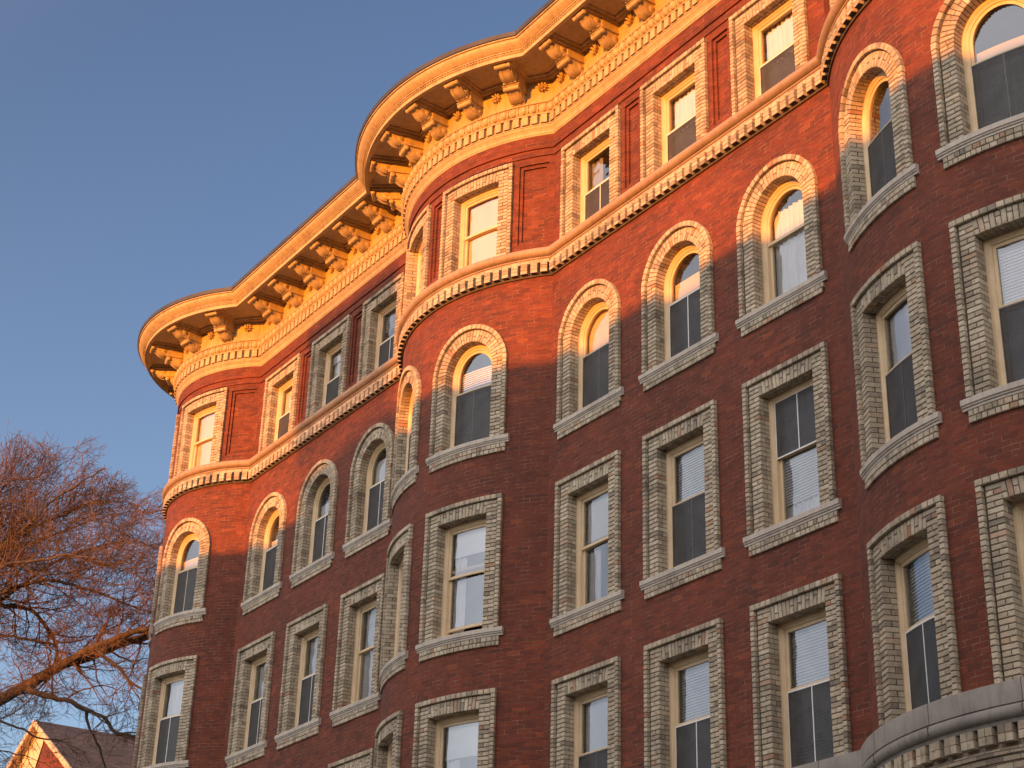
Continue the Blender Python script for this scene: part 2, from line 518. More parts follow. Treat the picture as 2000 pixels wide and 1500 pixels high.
# walls: each bay cut into narrow upright slices between which the openings are left
def wall_bay(mb, M, place, uc_list, u0, u1, ublocks, panels, q0):
    """M: local map, place(pt)->world, uc_list: centres of the window columns"""
    cuts = {round(u0, 5), round(u1, 5)}
    for c in uc_list:
        r = HOW - 0.04
        for k in range(0, 25):
            cuts.add(round(c - r * cos(pi * k / 24), 5))
    for (p0, p1) in panels:
        cuts.add(round(p0, 5)); cuts.add(round(p1, 5))
    k = int((u1 - u0) / 0.12)
    for i in range(1, k):
        u = u0 + (u1 - u0) * i / k
        if min(abs(u - c) for c in cuts) > 0.03:
            cuts.add(round(u, 5))
    cs = sorted(cuts)
    Z0, Z1 = -3.3, 8.575
    def holes(ua, ub):
        um = (ua + ub) / 2
        hs = []
        for c in uc_list:
            r = HOW - 0.04
            if abs(um - c) < r:
                hs.append((SILL[5] - 0.2, SILL[5] - 0.2, SILL[5] + H5 + TOP - 0.04, SILL[5] + H5 + TOP - 0.04))
                za = SILL[4] + SPR + sqrt(max(0, r * r - (ua - c) ** 2))
                zb = SILL[4] + SPR + sqrt(max(0, r * r - (ub - c) ** 2))
                hs.append((SILL[4] - 0.05, SILL[4] - 0.05, za, zb))
                hs.append((SILL[3] - 0.05,) * 2 + (SILL[3] + H3 + TOP - 0.04,) * 2)
                hs.append((SILL[2] - 0.2,) * 2 + (SILL[2] + H3 + TOP - 0.04,) * 2)
        for (p0, p1) in panels:
            if p0 < um < p1:
                hs.append((6.82, 6.82, 8.43, 8.43))
        return sorted(hs)
    for ua, ub in zip(cs[:-1], cs[1:]):
        lo = (Z0, Z0)
        segs = []
        for h in holes(ua, ub):
            if h[0] > lo[0] + 1e-4:
                segs.append((lo[0], lo[1], h[0], h[1]))
            lo = (h[2], h[3])
        segs.append((lo[0], lo[1], Z1, Z1))
        for a0, b0, a1, b1 in segs:
            mb.poly([place(M.P(ua, 0, a0)), place(M.P(ub, 0, b0)), place(M.P(ub, 0, b1)), place(M.P(ua, 0, a1))], 0, 0.5,
                    [(q0 + ua, a0), (q0 + ub, b0), (q0 + ub, b1), (q0 + ua, a1)])
    # sunk panels: two small steps back
    for (p0, p1) in panels:
        lv = [(p0, p1, 6.82, 8.43, 0.0), (p0, p1, 6.82, 8.43, -0.036), (p0 + .06, p1 - .06, 6.89, 8.365, -0.036), (p0 + .06, p1 - .06, 6.89, 8.365, -0.072)]
        def ring(l):
            a, b, z0, z1, o = l
            n = max(1, int((b - a) / 0.08))
            us = [a + (b - a) * i / n for i in range(n + 1)]
            lp = [(u, z0) for u in us] + [(u, z1) for u in reversed(us)]
            return lp, o
        npts = max(1, int((p1 - p0) / 0.08))
        rings = []
        for a, b, z0, z1, o in lv:
            us = [a + (b - a) * i / npts for i in range(npts + 1)]
            rings.append(([(u, z0) for u in us] + [(u, z1) for u in reversed(us)], o))
        for (ra, oa), (rb, ob) in zip(rings[:-1], rings[1:]):
            k = len(ra)
            for i in range(k):
                j = (i + 1) % k
                q = [ra[i], ra[j], rb[j], rb[i]]
                mb.poly([place(M.P(ra[i][0], oa, ra[i][1])), place(M.P(ra[j][0], oa, ra[j][1])), place(M.P(rb[j][0], ob, rb[j][1])), place(M.P(rb[i][0], ob, rb[i][1]))],
                        0, 0.5, [(q0 + u, z) for u, z in q])
        a, b, z0, z1, o = lv[-1]
        us = [a + (b - a) * i / npts for i in range(npts + 1)]
        for ua, ub in zip(us[:-1], us[1:]):
            mb.poly([place(M.P(ua, o, z0)), place(M.P(ub, o, z0)), place(M.P(ub, o, z1)), place(M.P(ua, o, z1))], 0, 0.5,
                    [(q0 + ua, z0), (q0 + ub, z0), (q0 + ub, z1), (q0 + ua, z1)])

wall = MB()
for xs, x0, x1, q0 in ((-11.4165, XA0, XA1, 0.0), (0.0, XB0, XB1, 0.07)):
    cs = [xs + 2.2176 * i for i in range(3)]
    pn = [(cs[i] + HOW + 0.10, cs[i + 1] - HOW - 0.10) for i in range(2)]
    wall_bay(wall, FLAT, lambda p: p, cs, x0, x1, None, pn, q0)
wall_bay(wall, FLAT, lambda p: p, [], XC0, X_END, None, [], 0.0)
for X in (X_M, X_R):
    pl = lambda p, X=X: (p[0] + X, p[1] + Y_M, p[2])
    c = AW * R_M
    e = A_M * R_M
    pn = [(-c - 0.0 + HOW + 0.09, c - HOW - 0.09), (c + HOW + 0.11, e - 0.10), (-e + 0.10, -c - HOW - 0.11)]
    wall_bay(wall, BOWM, pl, [-c, c], -e, e, None, pn, 0.03)
pl = lambda p: (p[0] + X_L, p[1] + Y_L, p[2])
cl = [radians(-34.0) * R_L, 0.24457 * R_L]
wall_bay(wall, BOWL, pl, cl, -pi / 2 * R_L, A_L * R_L, None, [(cl[1] + HOW + 0.1, A_L * R_L - 0.09)], 0.05)
# side, back, far end
wall.poly([(X_L - R_L, YB, -3.3), (X_L - R_L, Y_L, -3.3), (X_L - R_L, Y_L, 8.98), (X_L - R_L, YB, 8.98)], 0, .5, [(0, -3.3), (7.4, -3.3), (7.4, 8.98), (0, 8.98)])
wall.poly([(X_END, YB, -9.6), (X_L - R_L, YB, -9.6), (X_L - R_L, YB, 10.4), (X_END, YB, 10.4)], 0, .5, [(0, -9.6), (30, -9.6), (30, 10), (0, 10)])
wall.poly([(X_END, 0, -9.6), (X_END, YB, -9.6), (X_END, YB, 10.4), (X_END, 0, 10.4)], 0, .5, [(0, -9.6), (9, -9.6), (9, 10), (0, 10)])
# stepped brick frieze under the cornice
sweep(wall, [(-0.02, 8.572), (0.022, 8.572), (0.022, 8.709), (0.05, 8.709), (0.05, 8.985)])
put(wall.build('wall', RED))

# pale brick ground floor below the band
base = MB()
sweep(base, [(0.03, -9.6), (0.03, -3.5)], 0)
BUFFWALL = brick_mat('buff_brick_courses', [(0.20, 0.16, 0.12), (0.33, 0.27, 0.19), (0.41, 0.34, 0.245), (0.48, 0.41, 0.30)], (0.30, 0.17, 0.10), [(0.10, 0.08, 0.06), (0.18, 0.15, 0.11)])
put(base.build('ground_floor_wall', BUFFWALL))

# floors and roof keep the inside dark; each storey gets a lid
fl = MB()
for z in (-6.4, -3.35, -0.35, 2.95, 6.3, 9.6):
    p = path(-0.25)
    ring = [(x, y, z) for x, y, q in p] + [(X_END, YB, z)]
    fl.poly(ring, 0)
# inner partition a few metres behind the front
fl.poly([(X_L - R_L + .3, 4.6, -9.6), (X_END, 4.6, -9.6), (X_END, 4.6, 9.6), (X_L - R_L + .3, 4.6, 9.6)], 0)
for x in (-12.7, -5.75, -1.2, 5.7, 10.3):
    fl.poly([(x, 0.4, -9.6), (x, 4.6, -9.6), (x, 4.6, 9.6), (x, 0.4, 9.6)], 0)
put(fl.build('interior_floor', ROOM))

# band of stone over the ground floor
band = MB()
sweep(band, [(-0.05, -3.19), (0.0, -3.20), (0.15, -3.215), (0.155, -3.225), (0.155, -3.44), (0.14, -3.45), (0.145, -3.455), (0.17, -3.475), (0.18, -3.51), (0.17, -3.55), (0.145, -3.575), (0.12, -3.58), (0.11, -3.62), (0.03, -3.62)])
for st in stations(0.24, 0.1, 0.05):
    for r_ in range(2):
        for k in range(2):
            u = -0.085 + 0.0875 * k
            local_box(band, st, u, u + 0.081, 0.03, 0.125 + random.uniform(-.004, .004), -3.625 - 0.0875 * (r_ + 1) + .006, -3.625 - 0.0875 * r_, 1, random.random())
sweep(band, [(0.03, -3.84), (0.065, -3.84), (0.065, -3.90), (0.045, -3.90), (0.045, -3.965), (0.03, -3.965)], 2)
for st in stations(1.35, 0.5, 0.1):
    local_box(band, st, -0.004, 0.004, 0.10, 0.1565, -3.445, -3.217, 3)
    local_box(band, st, -0.004, 0.004, 0.10, 0.1815, -3.56, -3.47, 3)
put(band.build('stone_band', [BANDST, BUFF, BUFFWALL, MORTAR], smooth=35))

# string course under the top storey
sc = MB()
tor = [(-0.16, 6.66), (0.06, 6.65)]
for i in range(9):
    a = pi / 2 - pi * i / 8
    tor.append((0.075 + 0.085 * cos(a), 6.56 + 0.088 * sin(a)))
tor += [(0.085, 6.468), (0.085, 6.445), (0.07, 6.438), (0.07, 6.43), (0.0, 6.43)]
sweep(sc, tor, 0)
sweep(sc, [(0.028, 6.43), (0.028, 6.125), (0.0, 6.125)], 2)
for st in stations(0.1785, 0.06, 0.02):
    for r_ in range(4):
        zt = 6.43 - COURSE * r_
        zb = zt - COURSE + 0.007
        wide = r_ == 0
        hw = 0.0845 if wide else 0.058
        local_box(sc, st, -hw, hw, 0.02, (0.068 if wide else 0.108) + random.uniform(-.003, .003), zb, zt, 1, random.random())
    local_box(sc, st, -0.056, 0.056, 0.02, 0.10, 6.163, 6.36, 2)
put(sc.build('string_course', [TERRA_RED, BUFF, MORTAR], smooth=35))

# ------------------------------------------------------------------ cornice
co = MB()
lower = [(0.0, 8.975), (0.055, 8.975), (0.062, 8.985), (0.062, 9.0), (0.072, 9.004), (0.078, 9.03), (0.092, 9.065), (0.118, 9.095), (0.135, 9.115), (0.138, 9.135), (0.15, 9.138), (0.15, 9.155), (0.105, 9.157), (0.105, 9.352), (0.175, 9.352), (0.175, 9.374),
         (0.15, 9.378), (0.175, 9.395), (0.20, 9.43), (0.208, 9.475), (0.20, 9.52), (0.175, 9.555), (0.15, 9.575), (0.15, 9.585), (0.185, 9.588), (0.19, 9.60), (0.185, 9.612), (0.13, 9.618), (0.12, 9.63), (0.12, 10.165)]
sweep(co, lower)
for st in stations(0.178, 0.15, 0.03):
    local_box(co, st, -0.057, 0.057, 0.09, 0.178, 9.168, 9.34)
# egg moulding
def blob(mb, st, c, r, nu=7, nv=6):
    x, y, a, R = st
    ca, sa = cos(a), sin(a)
    b = len(mb.v)
    for j in range(nv + 1):
        t = pi * j / nv
        for i in range(nu + 1):
            p = -pi / 2 + pi * i / nu
            u = c[0] + r[0] * sin(t) * sin(p); o = c[1] + r[1] * sin(t) * cos(p); z = c[2] + r[2] * cos(t)
            mb.v.append((x + u * ca + o * sa, y + u * sa - o * ca, z))
    for j in range(nv):
        for i in range(nu):
            k = b + j * (nu + 1) + i
            mb.idx((k, k + nu + 1, k + nu + 2, k + 1))
for st in stations(0.19, 0.2, 0.0):
    blob(co, st, (0, 0.165, 9.475), (0.076, 0.078, 0.088))
    local_box(co, st, 0.088, 0.098, 0.15, 0.222, 9.405, 9.545)
# soffit: stepped border strips, deep panel, beams over the brackets
sweep(co, [(0.12, 10.095), (0.20, 10.095), (0.205, 10.105), (0.215, 10.12), (0.245, 10.128), (0.25, 10.135), (0.255, 10.165), (0.86, 10.165), (0.865, 10.135), (0.87, 10.128), (0.89, 10.12), (0.90, 10.105), (0.905, 10.06), (0.975, 10.05)])
fas = [(0.975, 10.05), (0.98, 10.052), (0.98, 10.128), (0.994, 10.13), (0.994, 10.165), (1.022, 10.167), (1.022, 10.185)]
for i in range(9):
    t = i / 8
    fas.append((1.03 + 0.11 * sin(pi / 2 * t), 10.188 + 0.135 * t))
fas += [(1.145, 10.328), (1.168, 10.330), (1.172, 10.335), (1.172, 10.352), (1.16, 10.356)]
sweep(co, fas)
for st in stations(0.062, 1.0, 0.0):
    local_box(co, st, -0.018, 0.018, 0.99, 1.010, 10.138, 10.160)

# bracket places: flat x or bow turn
BR = []
for x0 in (-0.22 - PITCH + 0.06, -0.22):
    for i in range(6):
        BR.append((x0 + 0.99 * i, 0.0, 0.0, None))
for X in (X_M, X_R):
    for k in range(6):
        a = radians(31.2 - 13.8 * k)
        BR.append((X + R_M * sin(a), Y_M - R_M * cos(a), a, R_M))
for k in range(6):
    a = radians(30.5 - 22 * k)
    BR.append((X_L + R_L * sin(a), Y_L - R_L * cos(a), a, R_L))
for st in BR:
    for s in (-1, 1):
        u0, u1 = (0.16, 0.21) if s > 0 else (-0.21, -0.16)
        local_box(co, st, u0, u1, 0.11, 0.92, 10.132, 10.17)
    local_box(co, st, -0.162, 0.162, 0.11, 0.92, 10.10, 10.17)
cornice = put(co.build('cornice', TERRA, smooth=32))

roof = MB()
sweep(roof, [(1.14, 10.355), (1.182, 10.355), (1.192, 10.362), (1.197, 10.45), (1.185, 10.458), (1.0, 10.47)], 0)
sweep(roof, [(1.0, 10.47), (-0.4, 10.60)], 1)
p = path(-0.4)
roof.poly([(x, y, 10.60) for x, y, q in p] + [(X_END, YB, 10.6)], 1)
put(roof.build('roof', [GUTTER, ROOFTAR]))

def bracket_mesh():
    mb = MB()
    def ext(poly, w, u0=0.0):
        k = len(poly)
        for s in (-1, 1):
            pts = [(u0 + s * w, -o, z) for o, z in poly]
            mb.poly(pts if s > 0 else pts[::-1])
        for i in range(k):
            (o0, z0), (o1, z1) = poly[i], poly[(i + 1) % k]
            mb.poly([(u0 - w, -o0, z0), (u0 + w, -o0, z0), (u0 + w, -o1, z1), (u0 - w, -o1, z1)])
    def roll(o, z, r, w, bulge=0.012):
        b = len(mb.v); n = 12
        prof = [(-w - .012, 0.0), (-w - .012, r * .72), (-w, r + .004), (-w * .55, r * .93), (-w * .35, r * 1.08), (0, r * 1.1), (w * .35, r * 1.08), (w * .55, r * .93), (w, r + .004), (w + .012, r * .72), (w + .012, 0.0)]
        for u, rr in prof:
            for i in range(n):
                t = 2 * pi * i / n
                mb.v.append((u, -(o + rr * cos(t)), z + rr * sin(t)))
        for j in range(len(prof) - 1):
            for i in range(n):
                mb.idx((b + j * n + i, b + j * n + (i + 1) % n, b + (j + 1) * n + (i + 1) % n, b + (j + 1) * n + i))
    def scroll(o0, o1, zt):
        """one tier: abacus, roll at the nose, hollow behind it, belly curling back to its foot"""
        ext([(o0, zt), (o0, zt - .024), (o1 + .008, zt - .024), (o1 + .022, zt - .012), (o1 + .014, zt)], 0.168)
        roll(o1 - .028, zt - .064, 0.043, 0.146)
        und = [(o1 - .055, zt - .050), (o1 - .085, zt - .058), (o1 - .115, zt - .088), (o1 - .15, zt - .128), (o1 - .195, zt - .165), (o1 - .24, zt - .187), (o1 - .29, zt - .200), (o1 - .325, zt - .204)]
        foot = [(o1 - .33, zt - .226), (o1 - .385, zt - .226), (o1 - .39, zt - .200), (o0, zt - .200)]
        ext([(o0, zt - .024), (o1 - .03, zt - .024)] + und + foot, 0.126)
        # leaf on the belly, narrower and fuller, its tip curling out under the nose
        leaf = [(o1 - .075, zt - .060), (o1 - .055, zt - .085), (o1 - .075, zt - .098)]
        leaf += [(o1 - .10 - .03 * i, zt - .104 - .016 * i - .030 * sin(pi * min(1, i / 7))) for i in range(1, 8)]
        leaf += [(o1 - .32, zt - .195), (o1 - .2, zt - .06)]
        ext(leaf, 0.100)
        for q_ in (-.058, .058):
            ext([(o, z - .010) for o, z in leaf[2:-2]] + [(o1 - .3, zt - .19), (o1 - .12, zt - .09)], 0.010, q_)
        # volutes on both cheeks
        xs1, zb = o1 - .30, zt - .20
        for s in (-1, 1):
            for (rr, hh) in ((.062, .010), (.040, .018), (.018, .026)):
                k = 14
                u_in, u_out = s * 0.126, s * (0.126 + hh)
                pts = [(u_out, -(xs1 + rr * .8 * cos(2 * pi * i / k)), zb + .085 + rr * .8 * sin(2 * pi * i / k)) for i in range(k)]
                pin = [(u_in, -(xs1 + rr * cos(2 * pi * i / k)), zb + .085 + rr * sin(2 * pi * i / k)) for i in range(k)]
                mb.poly(pts if s < 0 else pts[::-1])
                for i in range(k):
                    j = (i + 1) % k
                    mb.poly([pin[i], pin[j], pts[j], pts[i]])
    scroll(0.12, 0.87, 10.098)
    ext([(0.12, 10.074), (0.475, 10.074), (0.475, 9.874), (0.12, 9.874)], 0.148)
    scroll(0.12, 0.48, 9.882)
    return mb.build('bracket', TERRA, smooth=38)

br0 = bracket_mesh()
for i, st in enumerate(BR):
    if i == 0:
        o = br0
        o.parent = cornice
        o.location = (st[0], st[1], 0); o.rotation_euler = (0, 0, st[2])
    else:
        inst(br0, 'bracket', cornice, (st[0], st[1], 0), st[2])

def rosette_mesh():
    mb = MB()
    n = 8
    for k in range(n):
        a = 2 * pi * k / n
        da = pi / n * 0.82
        c, r = (0, -0.125, 9.93), 0.098
        def q(rad, ang, o):
            return (rad * sin(ang), -o, 9.93 + rad * cos(ang))
        b = [q(0.018, a - da * .8, .15), q(0.06, a - da, .175), q(0.092, a - da * .55, .195), q(r, a, .200), q(0.092, a + da * .55, .195), q(0.06, a + da, .175), q(0.018, a + da * .8, .15)]
        mid = q(0.06, a, .192)
        for i in range(6):
            mb.poly([mid, b[i + 1], b[i]])
        for i in range(6):
            p0, p1 = b[i], b[i + 1]
            mb.poly([p0, p1, (p1[0] * .8, -.118, 9.93 + (p1[2] - 9.93) * .8), (p0[0] * .8, -.118, 9.93 + (p0[2] - 9.93) * .8)])
    nu = 10
    b = len(mb.v)
    for j in range(4):
        t = pi / 2 * j / 3
        for i in range(nu):
            mb.v.append((0.026 * cos(t) * sin(2 * pi * i / nu), -(0.16 + 0.045 * sin(t)), 9.93 + 0.026 * cos(t) * cos(2 * pi * i / nu)))
    for j in range(3):
        for i in range(nu):
            mb.idx((b + j * nu + i, b + j * nu + (i + 1) % nu, b + (j + 1) * nu + (i + 1) % nu, b + (j + 1) * nu + i))
    return mb.build('rosette', TERRA, smooth=40)

RO = []
for x0 in (-0.22 - PITCH + 0.06, -0.22):
    for i in range(7):
        RO.append((x0 + 0.99 * (i - 0.5), 0.0, 0.0))
for X in (X_M, X_R):
    for k in range(6):
        a = radians(31.2 + 6.9 - 13.8 * k)
        RO.append((X + R_M * sin(a), Y_M - R_M * cos(a), a))
for k in range(6):
    a = radians(30.5 + 11 - 22 * k)
    RO.append((X_L + R_L * sin(a), Y_L - R_L * cos(a), a))
ro0 = rosette_mesh()
for i, (x, y, a) in enumerate(RO):
    if i == 0:
        ro0.parent = cornice; ro0.location = (x, y, 0); ro0.rotation_euler = (0, 0, a)
    else:
        inst(ro0, 'rosette', cornice, (x, y, 0), a)

# ------------------------------------------------------------------ windows
def brick(mb, M, poly, o0, o1, mi=0, sh=None):
    """one brick: polygon in (u, z) pushed from o0 out to o1 with slightly eased arrises"""
    sh = random.random() if sh is None else sh
    k = len(poly)
    cu = sum(p[0] for p in poly) / k; cz = sum(p[1] for p in poly) / k
    ez = 0.006
    j = o1 + random.uniform(-.0025, .0025)
    fr = [(u + (ez if u < cu else -ez), z + (ez if z < cz else -ez)) for u, z in poly]
    F = [M.P(u, j, z) for u, z in fr]
    E = [M.P(u, j - ez, z) for u, z in poly]
    B = [M.P(u, o0, z) for u, z in poly]
    mb.poly(F, mi, sh)
    for i in range(k):
        n = (i + 1) % k
        mb.poly([E[i], E[n], F[n], F[i]], mi, sh)
        mb.poly([B[i], B[n], E[n], E[i]], mi, sh)

G = 0.0050     # half a joint
def rect(u0, u1, z0, z1):
    return [(u0 + G, z0 + G), (u1 - G, z0 + G), (u1 - G, z1 - G), (u0 + G, z1 - G)]

def quad_strip(mb, M, pts, o0, o1, mi):
    """ribbon across the depth along an outline"""
    for (a, b) in zip(pts[:-1], pts[1:]):
        mb.poly([M.P(a[0], o0, a[1]), M.P(b[0], o0, b[1]), M.P(b[0], o1, b[1]), M.P(a[0], o1, a[1])], mi)

def subdiv(u0, u1, step=0.09):
    n = max(1, int(abs(u1 - u0) / step))
    return [u0 + (u1 - u0) * i / n for i in range(n + 1)]

DEP = -0.17
def surround(M, kind):
    mb = MB()
    if kind == 'top':
        zb, H, Z1 = -0.04, H5, H5 + TOP
    elif kind == 'rect':
        zb, H, Z1 = 0.0, H3, H3 + TOP
    else:
        zb, H, Z1 = 0.0, SPR, SPR
    jamb_top = Z1 - 0.083 if kind != 'arch' else SPR
    n = round((jamb_top - zb) / COURSE)
    ch = (jamb_top - zb) / n
    for s in (-1, 1):
        def rc(u0, u1, z0, z1):
            a, b = sorted((s * u0, s * u1))
            return rect(a, b, z0, z1)
        for i in range(n):
            z0, z1 = zb + i * ch, zb + (i + 1) * ch
            above = z0 > H - 0.01 and kind != 'arch'
            if i % 2:
                brick(mb, M, rc(HOP, 0.722, z0, z1), -0.065, 0.022)
                if not above:
                    brick(mb, M, rc(HOP, HOP + 0.1, z0, z1), DEP, -0.074)
            else:
                cut = 0.617 + random.uniform(-.012, .012)
                brick(mb, M, rc(HOP, cut, z0, z1), DEP if not above else -0.06, 0.022)
                brick(mb, M, rc(cut, 0.722, z0, z1), -0.03, 0.022)
            brick(mb, M, rc(0.738, HOW, z0, z1), -0.01, 0.066)
        # mortar behind
        mb.poly([M.P(s * (HOP + .008), 0.010, zb), M.P(s * HOW, 0.010, zb), M.P(s * HOW, 0.010, jamb_top), M.P(s * (HOP + .008), 0.010, jamb_top)], 1)
        hh = H
        mb.poly([M.P(s * (HOP + .008), DEP, zb), M.P(s * (HOP + .008), 0.010, zb), M.P(s * (HOP + .008), 0.010, hh), M.P(s * (HOP + .008), DEP, hh)], 1)
        mb.poly([M.P(s * (HOW - .006), 0.0, zb), M.P(s * (HOW - .006), 0.058, zb), M.P(s * (HOW - .006), 0.058, jamb_top), M.P(s * (HOW - .006), 0.0, jamb_top)], 1)
        mb.poly([M.P(s * (HOW - .006), 0.055, zb), M.P(s * .744, 0.055, zb), M.P(s * .744, 0.055, jamb_top), M.P(s * (HOW - .006), 0.055, jamb_top)], 1)
        mb.poly([M.P(s * .744, 0.055, zb), M.P(s * .744, 0.0, zb), M.P(s * .744, 0.0, jamb_top), M.P(s * .744, 0.055, jamb_top)], 1)
    if kind != 'arch':
        # soldier lintel, ends splayed
        zl0, zl1 = H, jamb_top
        m_ = 15
        w = 2 * HOP / m_
        for i in range(m_):
            t0, t1 = -HOP + w * i, -HOP + w * (i + 1)
            sp = 0.055 / HOP
            a = [(t0 + G, zl0), (t1 - G, zl0), (t1 * (1 + sp * .5) - G, zl1 - G), (t0 * (1 + sp * .5) + G, zl1 - G)]
            sh = random.random()
            if i % 2 == 0 and random.random() < .8:
                zc = zl0 + (zl1 - zl0) * random.choice((.36, .64, .5))
                f = (zc - zl0) / (zl1 - zl0)
                L = [a[0][0] + (a[3][0] - a[0][0]) * f, a[1][0] + (a[2][0] - a[1][0]) * f]
                brick(mb, M, [a[0], a[1], (L[1], zc - G), (L[0], zc - G)], -0.08, 0.024)
                brick(mb, M, [(L[0], zc + G), (L[1], zc + G), a[2], a[3]], -0.05, 0.024)
            else:
                brick(mb, M, a, -0.07, 0.024)
            brick(mb, M, [(t0 + G, zl0 + .002), (t1 - G, zl0 + .002), (t1 - G, zl0 + .09), (t0 + G, zl0 + .09)], DEP, -0.088)
        us = subdiv(-HOP - .06, HOP + .06)
        for a, b in zip(us[:-1], us[1:]):
            mb.poly([M.P(a, 0.012, zl0 + .006), M.P(b, 0.012, zl0 + .006), M.P(b, 0.012, zl1), M.P(a, 0.012, zl1)], 1)
            mb.poly([M.P(a, DEP, zl0 + .008), M.P(b, DEP, zl0 + .008), M.P(b, 0.012, zl0 + .008), M.P(a, 0.012, zl0 + .008)], 1)
        # header row on top
        us = subdiv(-HOW, HOW, 0.098)
        for i, (a, b) in enumerate(zip(us[:-1], us[1:])):
            brick(mb, M, rect(a, b, jamb_top, Z1), -0.01, 0.066)
        for a, b in zip(us[:-1], us[1:]):
            mb.poly([M.P(a, 0.056, jamb_top + .007), M.P(b, 0.056, jamb_top + .007), M.P(b, 0.056, Z1 - .007), M.P(a, 0.056, Z1 - .007)], 1)
            mb.poly([M.P(a, 0.0, jamb_top + .007), M.P(b, 0.0, jamb_top + .007), M.P(b, 0.056, jamb_top + .007), M.P(a, 0.056, jamb_top + .007)], 1)
            mb.poly([M.P(a, 0.0, Z1 - .007), M.P(b, 0.0, Z1 - .007), M.P(b, 0.056, Z1 - .007), M.P(a, 0.056, Z1 - .007)], 1)
    else:
        def pol(r, t):
            return (-r * cos(t), SPR + r * sin(t))
        k = 29
        for i in range(k):
            t0, t1 = pi * i / k, pi * (i + 1) / k
            g = 0.0055
            def vs(r0, r1, o0, o1):
                a0, a1 = g / r0, g / r1
                brick(mb, M, [pol(r0, t1 - a0), pol(r0, t0 + a0), pol(r1, t0 + a1), pol(r1, t1 - a1)], o0, o1)
            if i % 2:
                vs(HOP, 0.722, -0.065, 0.022)
                vs(HOP, HOP + .1, DEP, -0.074)
            else:
                c = 0.617 + random.uniform(-.015, .015)
                vs(HOP, c - G, DEP, 0.022)
                vs(c + G, 0.722, -0.03, 0.022)
        k2 = 24
        for i in range(k2):
            t0, t1 = pi * i / k2, pi * (i + 1) / k2
            a0 = .0055 / .78
            brick(mb, M, [pol(.738, t1 - a0), pol(.738, t0 + a0), pol(HOW, t0 + a0), pol(HOW, t1 - a0)], -0.01, 0.066)
        N = 30
        for i in range(N):
            t0, t1 = pi * i / N, pi * (i + 1) / N
            for r0, r1, o in ((HOP + .008, HOW, 0.010), (.744, HOW - .006, 0.056)):
                a, b, c, d = pol(r0, t0), pol(r1, t0), pol(r1, t1), pol(r0, t1)
                mb.poly([M.P(p[0], o, p[1]) for p in (a, b, c, d)], 1)
            for r0, o0, o1 in ((HOP + .008, DEP, 0.010), (.744, 0, .056), (HOW - .006, 0, .056)):
                a, d = pol(r0, t0), pol(r0, t1)
                mb.poly([M.P(a[0], o0, a[1]), M.P(d[0], o0, d[1]), M.P(d[0], o1, d[1]), M.P(a[0], o1, a[1])], 1)
    return mb.build('brick_surround', [BUFF, MORTAR])

def sill(M):
    mb = MB()
    prof = [(-0.20, 0.012), (0.058, -0.004), (0.064, -0.010), (0.064, -0.072), (0.056, -0.080), (0.050, -0.082), (0.050, -0.098), (0.042, -0.104), (0.034, -0.108), (0.034, -0.134), (0.0, -0.134)]
    W = 0.894
    us = subdiv(-W, W)
    b = len(mb.v)
    k = len(prof)
    for u in us:
        mb.v += [M.P(u, o, z) for o, z in prof]
    for i in range(len(us) - 1):
        for j in range(k - 1):
            mb.idx((b + i * k + j, b + i * k + j + 1, b + (i + 1) * k + j + 1, b + (i + 1) * k + j))
    mb.poly([M.P(-W, o, z) for o, z in prof])
    mb.poly([M.P(W, o, z) for o, z in prof][::-1])
    # pale brick band beneath
    u = -0.83
    while u < 0.82:
        w = random.choice((0.07, 0.07, 0.1, 0.1))
        w = min(w, 0.83 - u)
        if w < .03:
            break
        brick(mb, M, rect(u, u + w, -0.215, -0.136), -0.01, 0.034, 1)
        u += w
    u = -0.83
    while u < 0.82:
        w = min(random.choice((0.07, 0.07, 0.1, 0.1)), 0.83 - u)
        if w < .03:
            break
        brick(mb, M, rect(u, u + w, -0.292, -0.215), -0.01, 0.034, 1)
        u += w
    us = subdiv(-.82, .82)
    for a, b in zip(us[:-1], us[1:]):
        mb.poly([M.P(a, 0.024, -.286), M.P(b, 0.024, -.286), M.P(b, 0.024, -.136), M.P(a, 0.024, -.136)], 2)
    return mb.build('sill', [LIME, BUFF, MORTAR], smooth=35)

def outline(kind, off, z0):
    """open outline: up one jamb, over, down the other, inset by off"""
    w = HOP - off
    pts = []
    if kind == 'arch':
        pts.append((-w, z0))
        for i in range(25):
            t = pi * i / 24
            pts.append((-w * cos(t), SPR + w * sin(t)))
        pts.append((w, z0))
    else:
        H = (H5 if kind == 'top' else H3) - off
        pts.append((-w, z0)); pts.append((-w, H))
        for i in range(1, 12):
            pts.append((-w + 2 * w * i / 12, H))
        pts.append((w, H)); pts.append((w, z0))
    return pts

def frame(M, kind):
    mb = MB()
    prof = [(-0.012, -0.155), (0.004, -0.150), (0.036, -0.150), (0.042, -0.156), (0.046, -0.166), (0.056, -0.168), (0.062, -0.176), (0.078, -0.178), (0.082, -0.186), (0.082, -0.30)]
    z0 = -0.02
    rows = [[M.P(u, d, z) for u, z in outline(kind, off, z0)] for off, d in prof]
    k = len(rows[0])
    b = len(mb.v)
    for r in rows:
        mb.v += r
    for j in range(len(rows) - 1):
        for i in range(k - 1):
            mb.idx((b + j * k + i, b + (j + 1) * k + i, b + (j + 1) * k + i + 1, b + j * k + i + 1))
    us = subdiv(-HOP, HOP)
    for a, c in zip(us[:-1], us[1:]):   # wooden sub-sill
        mb.poly([M.P(a, -.15, .03), M.P(c, -.15, .03), M.P(c, -.30, .05), M.P(a, -.30, .05)])
        mb.poly([M.P(a, -.15, -.02), M.P(c, -.15, -.02), M.P(c, -.15, .03), M.P(a, -.15, .03)])
    return mb.build('window', WOOD, smooth=30)

MEET = {'top': 0.81, 'rect': 1.05, 'arch': 1.08}

